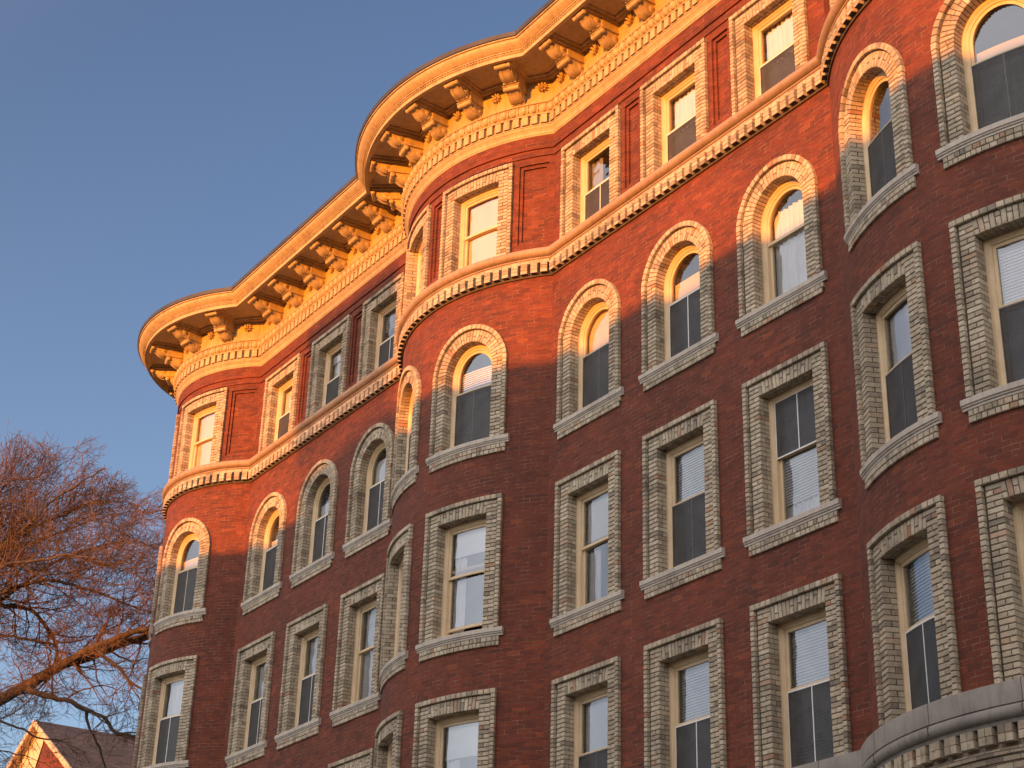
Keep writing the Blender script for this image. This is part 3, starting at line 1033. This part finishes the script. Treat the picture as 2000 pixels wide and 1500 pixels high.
def closed(kind, part, off, zt=None, zb=None):
    """closed outline of a sash: part 'up' or 'low'"""
    w = HOP - 0.082 - off
    m_ = MEET[kind]
    if part == 'low':
        zb = 0.05 + off if zb is None else zb
        zt = m_ + 0.03 - off if zt is None else zt
        us = [-w + 2 * w * i / 12 for i in range(13)]
        return [(u, zb) for u in us] + [(u, zt) for u in reversed(us)]
    zb = m_ - 0.01 + off if zb is None else zb
    if kind != 'arch':
        zt = (H5 if kind == 'top' else H3) - 0.082 - off
        us = [-w + 2 * w * i / 12 for i in range(13)]
        return [(u, zb) for u in us] + [(u, zt) for u in reversed(us)]
    us = [-w + 2 * w * i / 12 for i in range(13)]
    return [(u, zb) for u in us] + [(w * cos(pi * i / 24), SPR + w * sin(pi * i / 24)) for i in range(25)]

def ring_solid(mb, M, A, B, o0, o1, mi=0):
    k = len(A)
    for i in range(k):
        j = (i + 1) % k
        a0, a1, b0, b1 = A[i], A[j], B[i], B[j]
        mb.poly([M.P(a0[0], o1, a0[1]), M.P(a1[0], o1, a1[1]), M.P(b1[0], o1, b1[1]), M.P(b0[0], o1, b0[1])], mi)
        mb.poly([M.P(b0[0], o1, b0[1]), M.P(b1[0], o1, b1[1]), M.P(b1[0], o0, b1[1]), M.P(b0[0], o0, b0[1])], mi)
        mb.poly([M.P(a0[0], o0, a0[1]), M.P(a1[0], o0, a1[1]), M.P(a1[0], o1, a1[1]), M.P(a0[0], o1, a0[1])], mi)

def sash(M, kind, part, dz=0.0, arch_round=True):
    mb = MB()
    o1 = -0.196 if part == 'up' else -0.232
    A = closed(kind, part, 0.0)
    B = closed(kind, part, 0.045)
    if dz:
        A = [(u, z + dz) for u, z in A]; B = [(u, z + dz) for u, z in B]
    ring_solid(mb, M, A, B, o1 - 0.035, o1)
    return mb.build('sash', WOOD)

def fill(mb, M, loop, o, mi=0, nz=1):
    """surface inside a loop that runs along the bottom then back over the top, drawn as upright strips"""
    us = sorted(set(round(p[0], 5) for p in loop))
    zb = min(p[1] for p in loop)
    def top(u):
        best = zb
        k = len(loop)
        for i in range(k):
            a, b = loop[i], loop[(i + 1) % k]
            lo, hi = sorted((a[0], b[0]))
            if lo - 1e-6 <= u <= hi + 1e-6 and hi - lo > 1e-7:
                z = a[1] + (b[1] - a[1]) * (u - a[0]) / (b[0] - a[0])
                best = max(best, z)
            elif abs(a[0] - u) < 1e-5:
                best = max(best, a[1])
        return best
    for a, b in zip(us[:-1], us[1:]):
        mb.poly([M.P(a, o, zb), M.P(b, o, zb), M.P(b, o, top(b)), M.P(a, o, top(a))], mi)

def glass(M, kind, part, dz=0.0):
    mb = MB()
    loop = [(u, z + dz) for u, z in closed(kind, part, 0.04)]
    fill(mb, M, loop, -0.214 if part == 'up' else -0.25)
    return mb.build('glass', GLASS)

def cover(M, kind, z0, z1, style, full=True):
    """what hangs behind the panes from z1 down to z0"""
    mb = MB()
    w = HOP - 0.11
    o = -0.285
    H = {'top': H5, 'rect': H3, 'arch': SPR + HOP}[kind] - 0.09
    z1 = min(z1, H)
    def lim(u):
        if kind == 'arch':
            return min(z1, SPR + sqrt(max(0, (HOP - .09) ** 2 - u * u)))
        return z1
    if style in ('shade', 'cream'):
        us = [-w + 2 * w * i / 20 for i in range(21)]
        for a, b in zip(us[:-1], us[1:]):
            mb.poly([M.P(a, o, z0), M.P(b, o, z0), M.P(b, o, lim(b)), M.P(a, o, lim(a))])
            mb.poly([M.P(a, o + .012, z0), M.P(b, o + .012, z0), M.P(b, o + .012, z0 + .03), M.P(a, o + .012, z0 + .03)])
        return mb.build('shade', CREAMSH if style == 'cream' else SHADE)
    if style == 'blind':
        z = z0
        us = subdiv(-w, w)
        while z < z1 - .01:
            ww = w if kind != 'arch' or z < SPR else sqrt(max(0.0, (HOP - .1) ** 2 - (z - SPR) ** 2))
            us = subdiv(-ww, ww) if ww > .05 else []
            for a, b in zip(us[:-1], us[1:]):
                mb.poly([M.P(a, o + .012, z), M.P(b, o + .012, z), M.P(b, o - .012, z + .043), M.P(a, o - .012, z + .043)])
            z += 0.040
        return mb.build('blind', SLAT)
    # curtains: wavy cloth; 'sides' leaves the middle open
    spans = [(-w, w)]
    if style.startswith('sides'):
        spans = [(-w, -w + .30), (w - .12, w)]
    ph = random.uniform(0, 6)
    for s0, s1 in spans:
        n = int((s1 - s0) / 0.014)
        us = [s0 + (s1 - s0) * i / n for i in range(n + 1)]
        b = len(mb.v)
        for u in us:
            oo = o - .03 + 0.016 * sin(u * 62 + ph) + 0.008 * sin(u * 23 + 2 * ph)
            mb.v.append(M.P(u, oo, z0)); mb.v.append(M.P(u, oo, lim(u)))
        for i in range(n):
            mb.idx((b + 2 * i, b + 2 * i + 2, b + 2 * i + 3, b + 2 * i + 1))
    return mb.build('curtain', GREYC if style.endswith('grey') else CURT, smooth=60)

def screen(M, kind, part, fr, bar=True, op=True):
    """half screen set outside a sash"""
    mb = MB()
    off = -0.012
    if part == 'low':
        zt, zb = MEET[kind] + 0.005, 0.035
    else:
        zt, zb = None, MEET[kind] - 0.02
    A = closed(kind, part, off, zt, zb)
    B = closed(kind, part, off + .02, (zt - .02) if zt else None, zb + .02)
    ring_solid(mb, M, A, B, -0.192, -0.183, 0)
    if bar:
        ztop = max(p[1] for p in B)
        mb.poly([M.P(-.008, -.184, zb), M.P(.008, -.184, zb), M.P(.008, -.184, ztop), M.P(-.008, -.184, ztop)], 0)
        mb.poly([M.P(.008, -.184, zb), M.P(.008, -.192, zb), M.P(.008, -.192, ztop), M.P(.008, -.184, ztop)], 0)
    fill(mb, M, B, -0.188, 1)
    return mb.build('screen', [fr, MESHM])

CACHE = {}
def shared(key, fn):
    """first call builds the piece, later calls copy it"""
    if key not in CACHE:
        CACHE[key] = fn()
        return CACHE[key]
    o = CACHE[key].copy()
    COL.objects.link(o)
    return o

KIND = {5: 'top', 4: 'arch', 3: 'rect', 2: 'rect'}
# what each window shows: covers [(from, to, style)], screen (half, frame, bar) or None, lower sash lift
W_, D_ = WHITE, DARKFR
SPEC = {
 ('L2', 5): ([(0.0, 2, 'cream')], None, 0), ('A1', 5): ([(0.8, 2, 'sides')], ('low', W_, False), 0), ('A2', 5): ([(1.25, 2, 'shade'), (.7, 1.25, 'sides')], ('low', W_, False), 0),
 ('A3', 5): ([(1.1, 2, 'blind')], ('low', W_, True), 0), ('M1', 5): ([(.8, 2, 'cream')], None, 0), ('M2', 5): ([(0.0, 2, 'cream')], None, 0),
 ('B1', 5): ([(0, 2, 'sides_grey')], ('low', W_, True), 0.0), ('B2', 5): ([(.0, 2, 'curtain')], ('low', W_, False), 0), ('B3', 5): ([(0, 2, 'curtain')], ('low', W_, False), 0),
 ('R1', 5): ([(0.8, 2, 'cream')], None, 0), ('R2', 5): ([(0.8, 2, 'cream')], None, 0), ('L1', 5): ([(0.8, 2, 'cream')], None, 0),
 ('L2', 4): ([(1.12, 1.36, 'cream')], ('low', WOOD, True), 0), ('A1', 4): ([(0.75, 1.3, 'shade')], ('low', W_, False), 0), ('A2', 4): ([(1.1, 1.42, 'shade'), (0, 1.1, 'sides')], ('low', W_, True), 0),
 ('A3', 4): ([(1.1, 1.62, 'shade'), (0, 1, 'sides_grey')], ('low', W_, True), 0), ('M1', 4): ([(0, 1, 'sides_grey')], ('low', D_, False), 0), ('M2', 4): ([(1.2, 1.50, 'blind'), (0, 1, 'sides_grey')], ('low', D_, True), 0),
 ('B1', 4): ([(0.62, 2, 'cream')], ('low', D_, True), 0), ('B2', 4): ([(1.1, 1.45, 'cream'), (0, 1, 'sides_grey')], ('low', W_, True), 0), ('B3', 4): ([(0, 1.62, 'curtain')], None, 0),
 ('R1', 4): ([], ('low', D_, True), 0), ('R2', 4): ([(1.12, 1.3, 'cream')], ('low', D_, True), 0), ('L1', 4): ([(1.1, 1.4, 'cream')], ('low', WOOD, True), 0),
 ('L2', 3): ([(0, 2, 'curtain')], ('low', W_, True), 0.0), ('A1', 3): ([(0, 2, 'sides')], ('low', W_, True), 0), ('A2', 3): ([(0, 2, 'sides')], ('low', W_, True), 0),
 ('A3', 3): ([(0, 2, 'curtain')], None, 0), ('M1', 3): ([(1.1, 2, 'shade')], None, 0.16), ('M2', 3): ([(1.42, 2, 'shade'), (0, 1.42, 'sides')], None, 0.12),
 ('B1', 3): ([(1.15, 2, 'shade'), (0, 1, 'sides')], None, 0), ('B2', 3): ([(1.06, 2, 'blind')], ('low', D_, True), 0), ('B3', 3): ([(0.36, 2, 'blind'), (0, .36, 'curtain')], ('up', W_, True), 0),
 ('R1', 3): ([(1.02, 2, 'shade'), (0, 1, 'sides_grey')], ('low', D_, True), 0), ('R2', 3): ([(1.02, 2, 'blind'), (0, 1.0, 'sides_grey')], ('low', D_, False), 0), ('L1', 3): ([(0, 2, 'curtain')], ('low', W_, True), 0),
 ('L2', 2): ([(1, 2, 'shade')], None, 0), ('A1', 2): ([(1, 2, 'shade')], None, 0), ('A2', 2): ([(1, 2, 'shade')], None, 0), ('A3', 2): ([(1, 2, 'shade')], None, 0),
 ('M1', 2): ([(1.0, 2, 'shade')], ('low', D_, True), 0), ('M2', 2): ([(1.32, 2, 'shade'), (.9, 1.3, 'sides')], ('low', D_, True), 0), ('B1', 2): ([(0.98, 2, 'shade')], ('low', D_, True), 0),
 ('B2', 2): ([(0.0, 2, 'blind')], ('low', W_, True), 0), ('B3', 2): ([(0.0, 2, 'blind')], ('low', W_, True), 0), ('R1', 2): ([(0.0, 2, 'blind')], ('low', W_, True), 0), ('R2', 2): ([(0.0, 2, 'blind')], ('low', D_, True), 0),
 ('L1', 2): ([(1, 2, 'shade')], None, 0),
}
for (colk, row), (covs, scr, lift) in SPEC.items():
    M, loc, turn = COLS[colk]
    k = KIND[row]
    mk = (id(M), k)
    w = shared(('frame',) + mk, lambda: frame(M, k))
    w.name = 'window'
    w.parent = house
    w.location = (loc[0], loc[1], SILL[row] + 9.6)
    w.rotation_euler = (0, 0, turn)
    w.matrix_parent_inverse = Matrix.Identity(4)
    def sub(o, nm):
        o.name = nm
        o.parent = w
        o.location = (0, 0, 0); o.rotation_euler = (0, 0, 0)
    sub(shared(('sur',) + mk, lambda: surround(M, k)), 'brick_surround')
    if row in (3, 4):
        sub(shared(('sill',) + mk, lambda: sill(M)), 'sill')
    sub(shared(('su',) + mk, lambda: sash(M, k, 'up')), 'sash')
    sub(shared(('sl', lift) + mk, lambda: sash(M, k, 'low', lift)), 'sash')
    sub(shared(('gu',) + mk, lambda: glass(M, k, 'up')), 'glass')
    sub(shared(('gl', lift) + mk, lambda: glass(M, k, 'low', lift)), 'glass')
    for (z0, z1, st) in covs:
        nm = 'blind' if st == 'blind' else ('shade' if st in ('shade', 'cream') else 'curtain')
        sub(shared(('cov', z0, z1, st) + mk, lambda: cover(M, k, max(z0, .05), z1, st)), nm)
    if scr:
        sub(shared(('scr',) + scr[:1] + (scr[1].name, scr[2]) + mk, lambda: screen(M, k, *scr)), 'screen')

# ------------------------------------------------------------------ ground and street
GZ = -9.6
def slab(name, x0, x1, y0, y1, z, matl, kind=True):
    mb = MB()
    mb.poly([(x0, y0, z), (x1, y0, z), (x1, y1, z), (x0, y1, z)])
    o = mb.build(name, matl)
    if kind:
        o['kind'] = 'structure'
    return o
slab('ground', -900, 900, -900, 900, GZ - .02, simple('earth_and_grass', (0.05, 0.055, 0.03), (0.10, 0.09, 0.06), .2, 0.95))
slab('road', -300, 300, -22.5, -8.0, GZ - .012, simple('asphalt', (0.04, 0.04, 0.042), (0.065, 0.063, 0.062), .8, 0.9, .3, 60))
def pavement(y0, y1):
    mb = MB()
    z = GZ + .1
    mb.poly([(-300, y0, z), (300, y0, z), (300, y1, z), (-300, y1, z)])
    for y in (y0, y1):
        mb.poly([(-300, y, GZ - .02), (300, y, GZ - .02), (300, y, z), (-300, y, z)])
    o = mb.build('pavement', simple('concrete_paving', (0.26, 0.25, 0.235), (0.34, 0.33, 0.31), 1.2, 0.9, .2, 40))
    o['kind'] = 'structure'
pavement(-7.9, -2.6)
pavement(-26.0, -22.6)

# ------------------------------------------------------------------ house across the street whose roofline throws the shade; unseen casters added behind
D_OPP = 26.2
TE = math.tan(radians(SUN_EL)) / cos(radians(SUN_AZ))
TX = math.tan(radians(SUN_AZ))
def box(mb, x0, x1, y0, y1, z0, z1, mi=0):
    P = [(x0, y0, z0), (x1, y0, z0), (x1, y1, z0), (x0, y1, z0), (x0, y0, z1), (x1, y0, z1), (x1, y1, z1), (x0, y1, z1)]
    for f, ln in (((0, 1, 5, 4), x1 - x0), ((1, 2, 6, 5), y1 - y0), ((2, 3, 7, 6), x1 - x0), ((3, 0, 4, 7), y1 - y0), ((4, 5, 6, 7), 1), ((3, 2, 1, 0), 1)):
        mb.poly([P[i] for i in f], mi, .5, [(0, z0), (ln, z0), (ln, z1), (0, z1)])
opp = thing('unseen_row_house', 'long flat roofed brick row house directly across the street', 'building', (12, -30, GZ))
ROOF_Z = 4.50 + D_OPP * TE
def part(mb, name, ml):
    o = mb.build(name, ml, opp)
    o.location = (-12, 30, -GZ)
    return o
mb = MB(); box(mb, -15.6 + D_OPP * TX, 60, -36, -26.2, GZ, ROOF_Z)
part(mb, 'wall', RED)
D2 = 60.0
shade_twr = thing('shade_tower', 'added unseen brick tower topped with slats, shaped to half shade the left flat bay', 'building', (14, -64, GZ))  # unseen tower, added as a shadow caster for the left flat bay
def part2(mb, name, ml):
    o = mb.build(name, ml, shade_twr)
    o.location = (-14, 64, -GZ)
mb = MB()
box(mb, -7.82 + D2 * TX, -5.45 + D2 * TX, -66.2, -60.2, GZ, 5.60 + D2 * TE)
part2(mb, 'wall', RED)
mb = MB()   # added slats on top, spaced to leave the upper bay in half shade
x = -10.25
while x < -6.35:
    box(mb, x + D2 * TX, x + .06 + D2 * TX, -60.3, -60.24, 5.60 + D2 * TE, 6.7 + D2 * TE)
    box(mb, x + D2 * TX, x + .106 + D2 * TX, -60.3, -60.24, 6.7 + D2 * TE, 8.9 + D2 * TE)
    x += .13
for zz in (6.7, 8.9):
    box(mb, -10.25 + D2 * TX, -6.3 + D2 * TX, -60.36, -60.3, (zz - .1) + D2 * TE, zz + D2 * TE)
part2(mb, 'shade_slats', simple('shade_slat_wood', (0.16, 0.13, 0.10), (0.24, 0.20, 0.16), 3, .9))
limb_shade_block = thing('unseen_row_house', 'added unseen brick block placed to shade the lower limbs of the tree', 'building', (-8, -64, GZ))
mb = MB(); box(mb, -27.0 + 33.8 * TX, -13.6 + 33.8 * TX, -68, -60.2, GZ, 4.95 + 62.0 * TE)  # unseen block added only to keep the tree's lower limbs in shade
o = mb.build('wall', RED, limb_shade_block); o.location = (8, 64, -GZ)

# ------------------------------------------------------------------ gabled house down the street
gab = thing('gabled_house', 'house with a sunlit brick gable and dark slate roof behind the bare tree', 'house', (-41.3, 5.5, GZ))
SLATE = brick_mat('slate_courses', [(0.035, 0.028, 0.03), (0.05, 0.04, 0.042), (0.065, 0.05, 0.05), (0.08, 0.06, 0.058)], (0.10, 0.07, 0.06), [(0.02, 0.017, 0.018), (0.03, 0.025, 0.025)], w=0.3, h=0.2, mortar=0.02)
PAINT = simple('cream_weatherboard', (0.55, 0.45, 0.28), (0.70, 0.60, 0.42), 1.2, 0.7, .2, 10)
STUC = simple('cream_trim', (0.50, 0.37, 0.25), (0.66, 0.52, 0.38), 4, .7)
APX, HW, SL, EV = 16.95, 6.4, 0.55, 0.35
zt = APX
ze = APX - HW * SL
mb = MB()
mb.poly([(-HW, 0, 0), (HW, 0, 0), (HW, 0, ze), (0, 0, zt), (-HW, 0, ze)], 0, .5, [(-HW, 0), (HW, 0), (HW, ze), (0, zt), (-HW, ze)])
mb.poly([(HW, 0, 0), (HW, 16, 0), (HW, 16, ze), (HW, 0, ze)], 0, .5, [(0, 0), (16, 0), (16, ze), (0, ze)])
mb.poly([(-HW, 16, 0), (-HW, 0, 0), (-HW, 0, ze), (-HW, 16, ze)], 0, .5, [(0, 0), (16, 0), (16, ze), (0, ze)])
mb.poly([(HW, 16, 0), (-HW, 16, 0), (-HW, 16, ze), (0, 16, zt), (HW, 16, ze)], 0, .5, [(0, 0), (12, 0), (12, ze), (6, zt), (0, ze)])
mb.build('wall', RED, gab)
mb = MB()   # cream boarding in the left half of the gable
mb.poly([(-HW, -.04, 11.5), (-1.9, -.04, 12.4), (0.42, -.04, 16.2), (0.42, -.04, 16.8), (0.0, -.04, 17.02), (-HW, -.04, ze - .05)], 0)
mb.build('gable_boarding', PAINT, gab)
mb = MB()
for s in (-1, 1):
    x1 = s * (HW + .4)
    z1 = zt - (HW + .4) * SL
    L = math.hypot(HW + .4, (HW + .4) * SL)
    mb.poly([(0, -EV, zt + .15), (x1, -EV, z1 + .15), (x1, 16.3, z1 + .15), (0, 16.3, zt + .15)], 0, .5, [(0, 0), (0, L), (16.6, L), (16.6, 0)])
    mb.poly([(0, -EV, zt), (x1, -EV, z1), (x1, 16.3, z1), (0, 16.3, zt)], 1)
    mb.poly([(x1, -EV, z1 + .15), (x1, 16.3, z1 + .15), (x1, 16.3, z1), (x1, -EV, z1)], 1)
mb.build('roof', [SLATE, STUC], gab)
mb = MB()
for s in (-1, 1):
    x1 = s * (HW + .4)
    z1 = zt - (HW + .4) * SL
    w = .22
    P = [(0, zt + .16), (x1, z1 + .16), (x1, z1 + .16 - w), (0, zt + .16 - w)]
    mb.poly([(x, -EV - .03, z) for x, z in P])
    for i in range(4):
        a, b = P[i], P[(i + 1) % 4]
        mb.poly([(a[0], -EV - .03, a[1]), (b[0], -EV - .03, b[1]), (b[0], -EV + .03, b[1]), (a[0], -EV + .03, a[1])])
mb.build('bargeboard', STUC, gab)

# ------------------------------------------------------------------ bare tree
BARK = simple('grey_brown_bark', (0.032, 0.024, 0.018), (0.115, 0.078, 0.052), 5, 0.9, 0.9, 18)
TWIG = simple('reddish_twig', (0.07, 0.036, 0.016), (0.16, 0.082, 0.036), 2, 0.85)
TREE = thing('bare_tree', 'big leafless tree with long crooked limbs and dense reddish twigs beside the round corner', 'tree', (-33.5, -2.2, GZ))
LIMBS = [
 ([(-33.5, -2.2, 1.2), (-33.23, -1.91, 2.3), (-31.48, -0.76, 3.99), (-30.07, 0.46, 5.04), (-29.39, 1.08, 5.5), (-28.69, 1.69, 6.01), (-28.19, 2.26, 6.23), (-27.6, 2.86, 6.57), (-26.83, 3.71, 6.93), (-26.2, 4.37, 7.27), (-25.3, 5.2, 7.9)], .27, .09),
 ([(-28.69, 1.55, 5.9), (-27.69, 1.98, 6.26), (-27.16, 2.53, 6.55), (-26.74, 2.96, 6.79), (-26.01, 3.82, 7.06), (-25.2, 4.4, 7.6)], .13, .06),
 ([(-29.2, 1.05, 5.35), (-28.79, 0.93, 5.11), (-28.51, 1.47, 4.97), (-28.23, 2.01, 4.85), (-28.03, 2.52, 4.62), (-27.85, 2.94, 4.46), (-27.82, 3.3, 4.1), (-27.45, 3.96, 3.99), (-27.02, 4.66, 3.94)], .095, .035),
 ([(-27.2, 2.2, 6.3), (-26.95, 2.37, 5.96), (-26.8, 2.82, 5.71), (-26.8, 3.1, 5.38), (-26.65, 3.54, 5.15), (-26.42, 3.93, 5.11)], .065, .03),
 ([(-26.65, 3.54, 5.15), (-26.76, 3.57, 4.92), (-26.91, 3.58, 4.65), (-26.99, 3.82, 4.25)], .04, .015),
 ([(-33.3, -2.1, 3.0), (-32.4, -1.9, 5.6), (-31.11, -1.45, 7.24), (-30.1, -1.06, 8.51), (-29.27, -0.53, 9.34), (-28.47, 0.03, 10.09), (-27.98, 0.33, 10.59), (-27.54, 0.67, 10.95), (-27.06, 1.08, 11.32), (-26.65, 1.45, 11.61)], .16, .02),
 ([(-32.2, -1.9, 6.0), (-30.31, -1.65, 7.0), (-29.5, -0.93, 7.57), (-28.97, -0.38, 7.87), (-28.64, -0.06, 8.07), (-28.06, 0.64, 8.27), (-27.76, 1.17, 8.2), (-27.27, 2.13, 7.95), (-26.89, 2.99, 7.64), (-26.54, 3.68, 7.45)], .12, .02),
 ([(-32.2, -1.9, 6.0), (-30.81, -1.53, 7.15), (-29.96, -0.63, 7.6), (-29.58, -0.15, 7.71), (-29.1, 0.64, 7.64), (-29.04, 1.08, 7.24), (-29.04, 1.56, 6.69), (-29.1, 1.6, 6.0)], .1, .05),
 ([(-31.6, -1.6, 6.6), (-31.27, -0.75, 8.9), (-29.8, -0.68, 11.35), (-29.13, 0.0, 11.73), (-28.85, 0.43, 11.97), (-28.6, 0.7, 12.2)], .1, .012),
 ([(-31.6, -1.6, 6.6), (-30.49, -0.95, 8.64), (-29.5, -1.2, 10.93), (-29.0, -1.0, 11.5)], .09, .012),
 ([(-32.2, -1.4, 3.3), (-29.96, -1.16, 3.63), (-29.12, -0.32, 4.13), (-28.8, 0.18, 4.1), (-28.52, 0.8, 3.9), (-28.35, 1.22, 3.71), (-28.04, 1.73, 3.66)], .09, .02),
 ([(-32.0, -1.2, 3.6), (-30.97, -0.89, 3.87), (-30.09, 0.7, 3.58), (-29.67, 1.51, 3.41)], .05, .015),
 ([(-31.0, -1.6, 6.9), (-28.6, -1.4, 7.8), (-27.56, -0.91, 8.15), (-27.34, -0.71, 8.29), (-26.81, 0.01, 8.39), (-26.34, 0.59, 8.54), (-25.9, 1.36, 8.43), (-25.44, 2.32, 8.13), (-25.2, 2.97, 7.81)], .085, .015),
 ([(-31.0, -1.0, 9.0), (-30.03, -0.31, 9.62), (-29.44, 0.42, 9.81), (-28.69, 1.22, 10.2), (-27.93, 2.03, 10.58), (-27.44, 2.63, 10.74)], .08, .012),
 ([(-31.0, -1.2, 8.4), (-29.9, -0.1, 10.0), (-29.0, .9, 10.6), (-28.0, 1.7, 11.0), (-27.1, 2.5, 10.9), (-26.5, 3.0, 10.5)], .08, .012),
 ([(-30.2, -.2, 7.8), (-28.9, 1.0, 9.1), (-28.0, 2.0, 9.6), (-27.0, 2.8, 9.7), (-26.3, 3.6, 9.3)], .07, .012),
 ([(-30.6, -.8, 6.9), (-29.69, 0.02, 6.86), (-29.23, 0.83, 6.75), (-28.86, 1.51, 6.61), (-28.86, 1.6, 6.1)], .05, .03),
 ([(-28.07, 2.45, 4.62), (-28.2, 2.61, 4.22), (-28.22, 2.94, 3.82), (-28.35, 3.33, 3.15), (-28.52, 3.55, 2.61)], .05, .02),
]
rt = random.Random(11)
def tube(mb, pts, radii, n, mi=0):
    b = len(mb.v)
    prev = None
    for i, p in enumerate(pts):
        d = (pts[min(i + 1, len(pts) - 1)] - pts[max(i - 1, 0)])
        d = d.normalized() if d.length > 1e-6 else Vector((0, 0, 1))
        ref = prev if prev is not None else (Vector((0, 0, 1)) if abs(d.z) < .9 else Vector((1, 0, 0)))
        x = (ref - d * ref.dot(d))
        x = x.normalized() if x.length > 1e-5 else d.orthogonal().normalized()
        prev = x
        y = d.cross(x)
        for k in range(n):
            t = 2 * pi * k / n
            q = p + (x * cos(t) + y * sin(t)) * radii[i]
            mb.v.append((q.x, q.y, q.z))
    for i in range(len(pts) - 1):
        for k in range(n):
            mb.idx((b + i * n + k, b + i * n + (k + 1) % n, b + (i + 1) * n + (k + 1) % n, b + (i + 1) * n + k), mi)

def spline(pts, step):
    P = [Vector(p) for p in pts]
    out = []
    for i in range(len(P) - 1):
        p0, p1, p2, p3 = P[max(i - 1, 0)], P[i], P[i + 1], P[min(i + 2, len(P) - 1)]
        n = max(2, int((p2 - p1).length / step))
        for k in range(n):
            t = k / n
            out.append(0.5 * ((2 * p1) + (p2 - p0) * t + (2 * p0 - 5 * p1 + 4 * p2 - p3) * t * t + (3 * p1 - p0 - 3 * p2 + p3) * t ** 3))
    out.append(P[-1])
    return out

def rv():
    while True:
        v = Vector((rt.uniform(-1, 1), rt.uniform(-1, 1), rt.uniform(-1, 1)))
        if .05 < v.length < 1:
            return v.normalized()

limb, twig = MB(), MB()
CEN = Vector((-31.2, -1.5, 6.6))
OUTW = Vector((0.56, 0.80, 0.0))
def inside(p):
    d = p - CEN
    a = d.dot(OUTW) / 8.9
    b = (d.x * -0.80 + d.y * 0.56) / 6.0
    c = d.z / (7.5 if d.z > 0 else 5.4)
    return a * a + b * b + c * c < 0.86 + 0.22 * sin(p.x * 2.3 + p.z * 1.7) * sin(p.y * 2.1 - p.z * 1.1) + rt.uniform(-.05, .05)

def grow(p, d, L, r, lev):
    n = max(3, int(L / (0.13 if lev > 1 else .2)))
    pts, rad = [p.copy()], [r]
    cur = p.copy()
    dd = d.copy()
    up = Vector((0.38, 0.54, 0.75)) if p.z > 5.5 else Vector((0.2, 0.28, 0.0))
    for i in range(n):
        dd = (dd + rv() * (.30 if lev < 3 else .22) + up * (0.10 if lev > 1 else .05)).normalized()
        cur = cur + dd * (L / n)
        if not inside(cur):
            if i < 2:
                return
            break
        pts.append(cur.copy()); rad.append(max(.0055, r * (1 - .7 * (i + 1) / n)))
        if lev < 4:
            pr = (0.0, .66, .75, .62)[lev]
            if rt.random() < pr:
                s = (dd * rt.uniform(.5, 1.0) + rv() * .75).normalized()
                grow(cur, s, L * rt.uniform(.34, .6) if lev < 3 else rt.uniform(.22, .5), max(.0055, rad[-1] * rt.uniform(.45, .65)), lev + 1)
    if len(pts) > 2:
        tube(twig, pts, rad, 3 if r < .012 else 4)

for pts, r0, r1 in LIMBS:
    sp = spline(pts, .16)
    n = len(sp)
    wob = [rv() * .025 for _ in range(n)]
    rad = [(r0 + (r1 - r0) * (i / (n - 1)) ** .8) * (1 + .09 * sin(i * .9 + r0 * 50)) for i in range(n)]
    tube(limb, [p + w for p, w in zip(sp, wob)], rad, 9)
    for i in range(4, n):
        f = i / n
        low = pts[0][2] < 4.2 or sp[i].z < 6.5
        for _k in range((1 if rt.random() < .5 else 0) if low else (1 if rt.random() < .9 else 2)):
            d = (sp[min(i + 1, n - 1)] - sp[i - 1]).normalized()
            s = (d * .6 + rv() * .9 + (Vector((0, 0, .25)) if not low else Vector((0, 0, -.05)))).normalized()
            grow(sp[i], s, rt.uniform(.9, 2.3) * (1.0 if r0 > .06 else .7), min(.035, max(.012, rad[i] * .45)), 1)
    grow(sp[-1], (sp[-1] - sp[-3]).normalized(), rt.uniform(1.0, 1.8), max(.01, r1 * .8), 1)

tk = MB()
tube(tk, spline([(-33.6, -2.3, GZ), (-33.5, -2.25, -7), (-33.6, -2.3, -3), (-33.5, -2.2, 1.2), (-33.3, -2.1, 3.2)], .5), [max(.24, .62 - .017 * i) for i in range(len(spline([(-33.6, -2.3, GZ), (-33.5, -2.25, -7), (-33.6, -2.3, -3), (-33.5, -2.2, 1.2), (-33.3, -2.1, 3.2)], .5)))], 14)
def treepart(mb, name, ml, par=TREE, sm=50):
    o = mb.build(name, ml, par, smooth=sm)
    if par is TREE:
        o.location = (33.5, 2.2, -GZ)
    return o
treepart(tk, 'trunk', BARK)
cr = treepart(limb, 'branch', BARK)
treepart(twig, 'twig_crown', TWIG)
print('twig faces', len(twig.f), 'meshes', len(bpy.data.meshes), 'objects', len(bpy.data.objects))
bpy.data.objects.remove(ROOT)
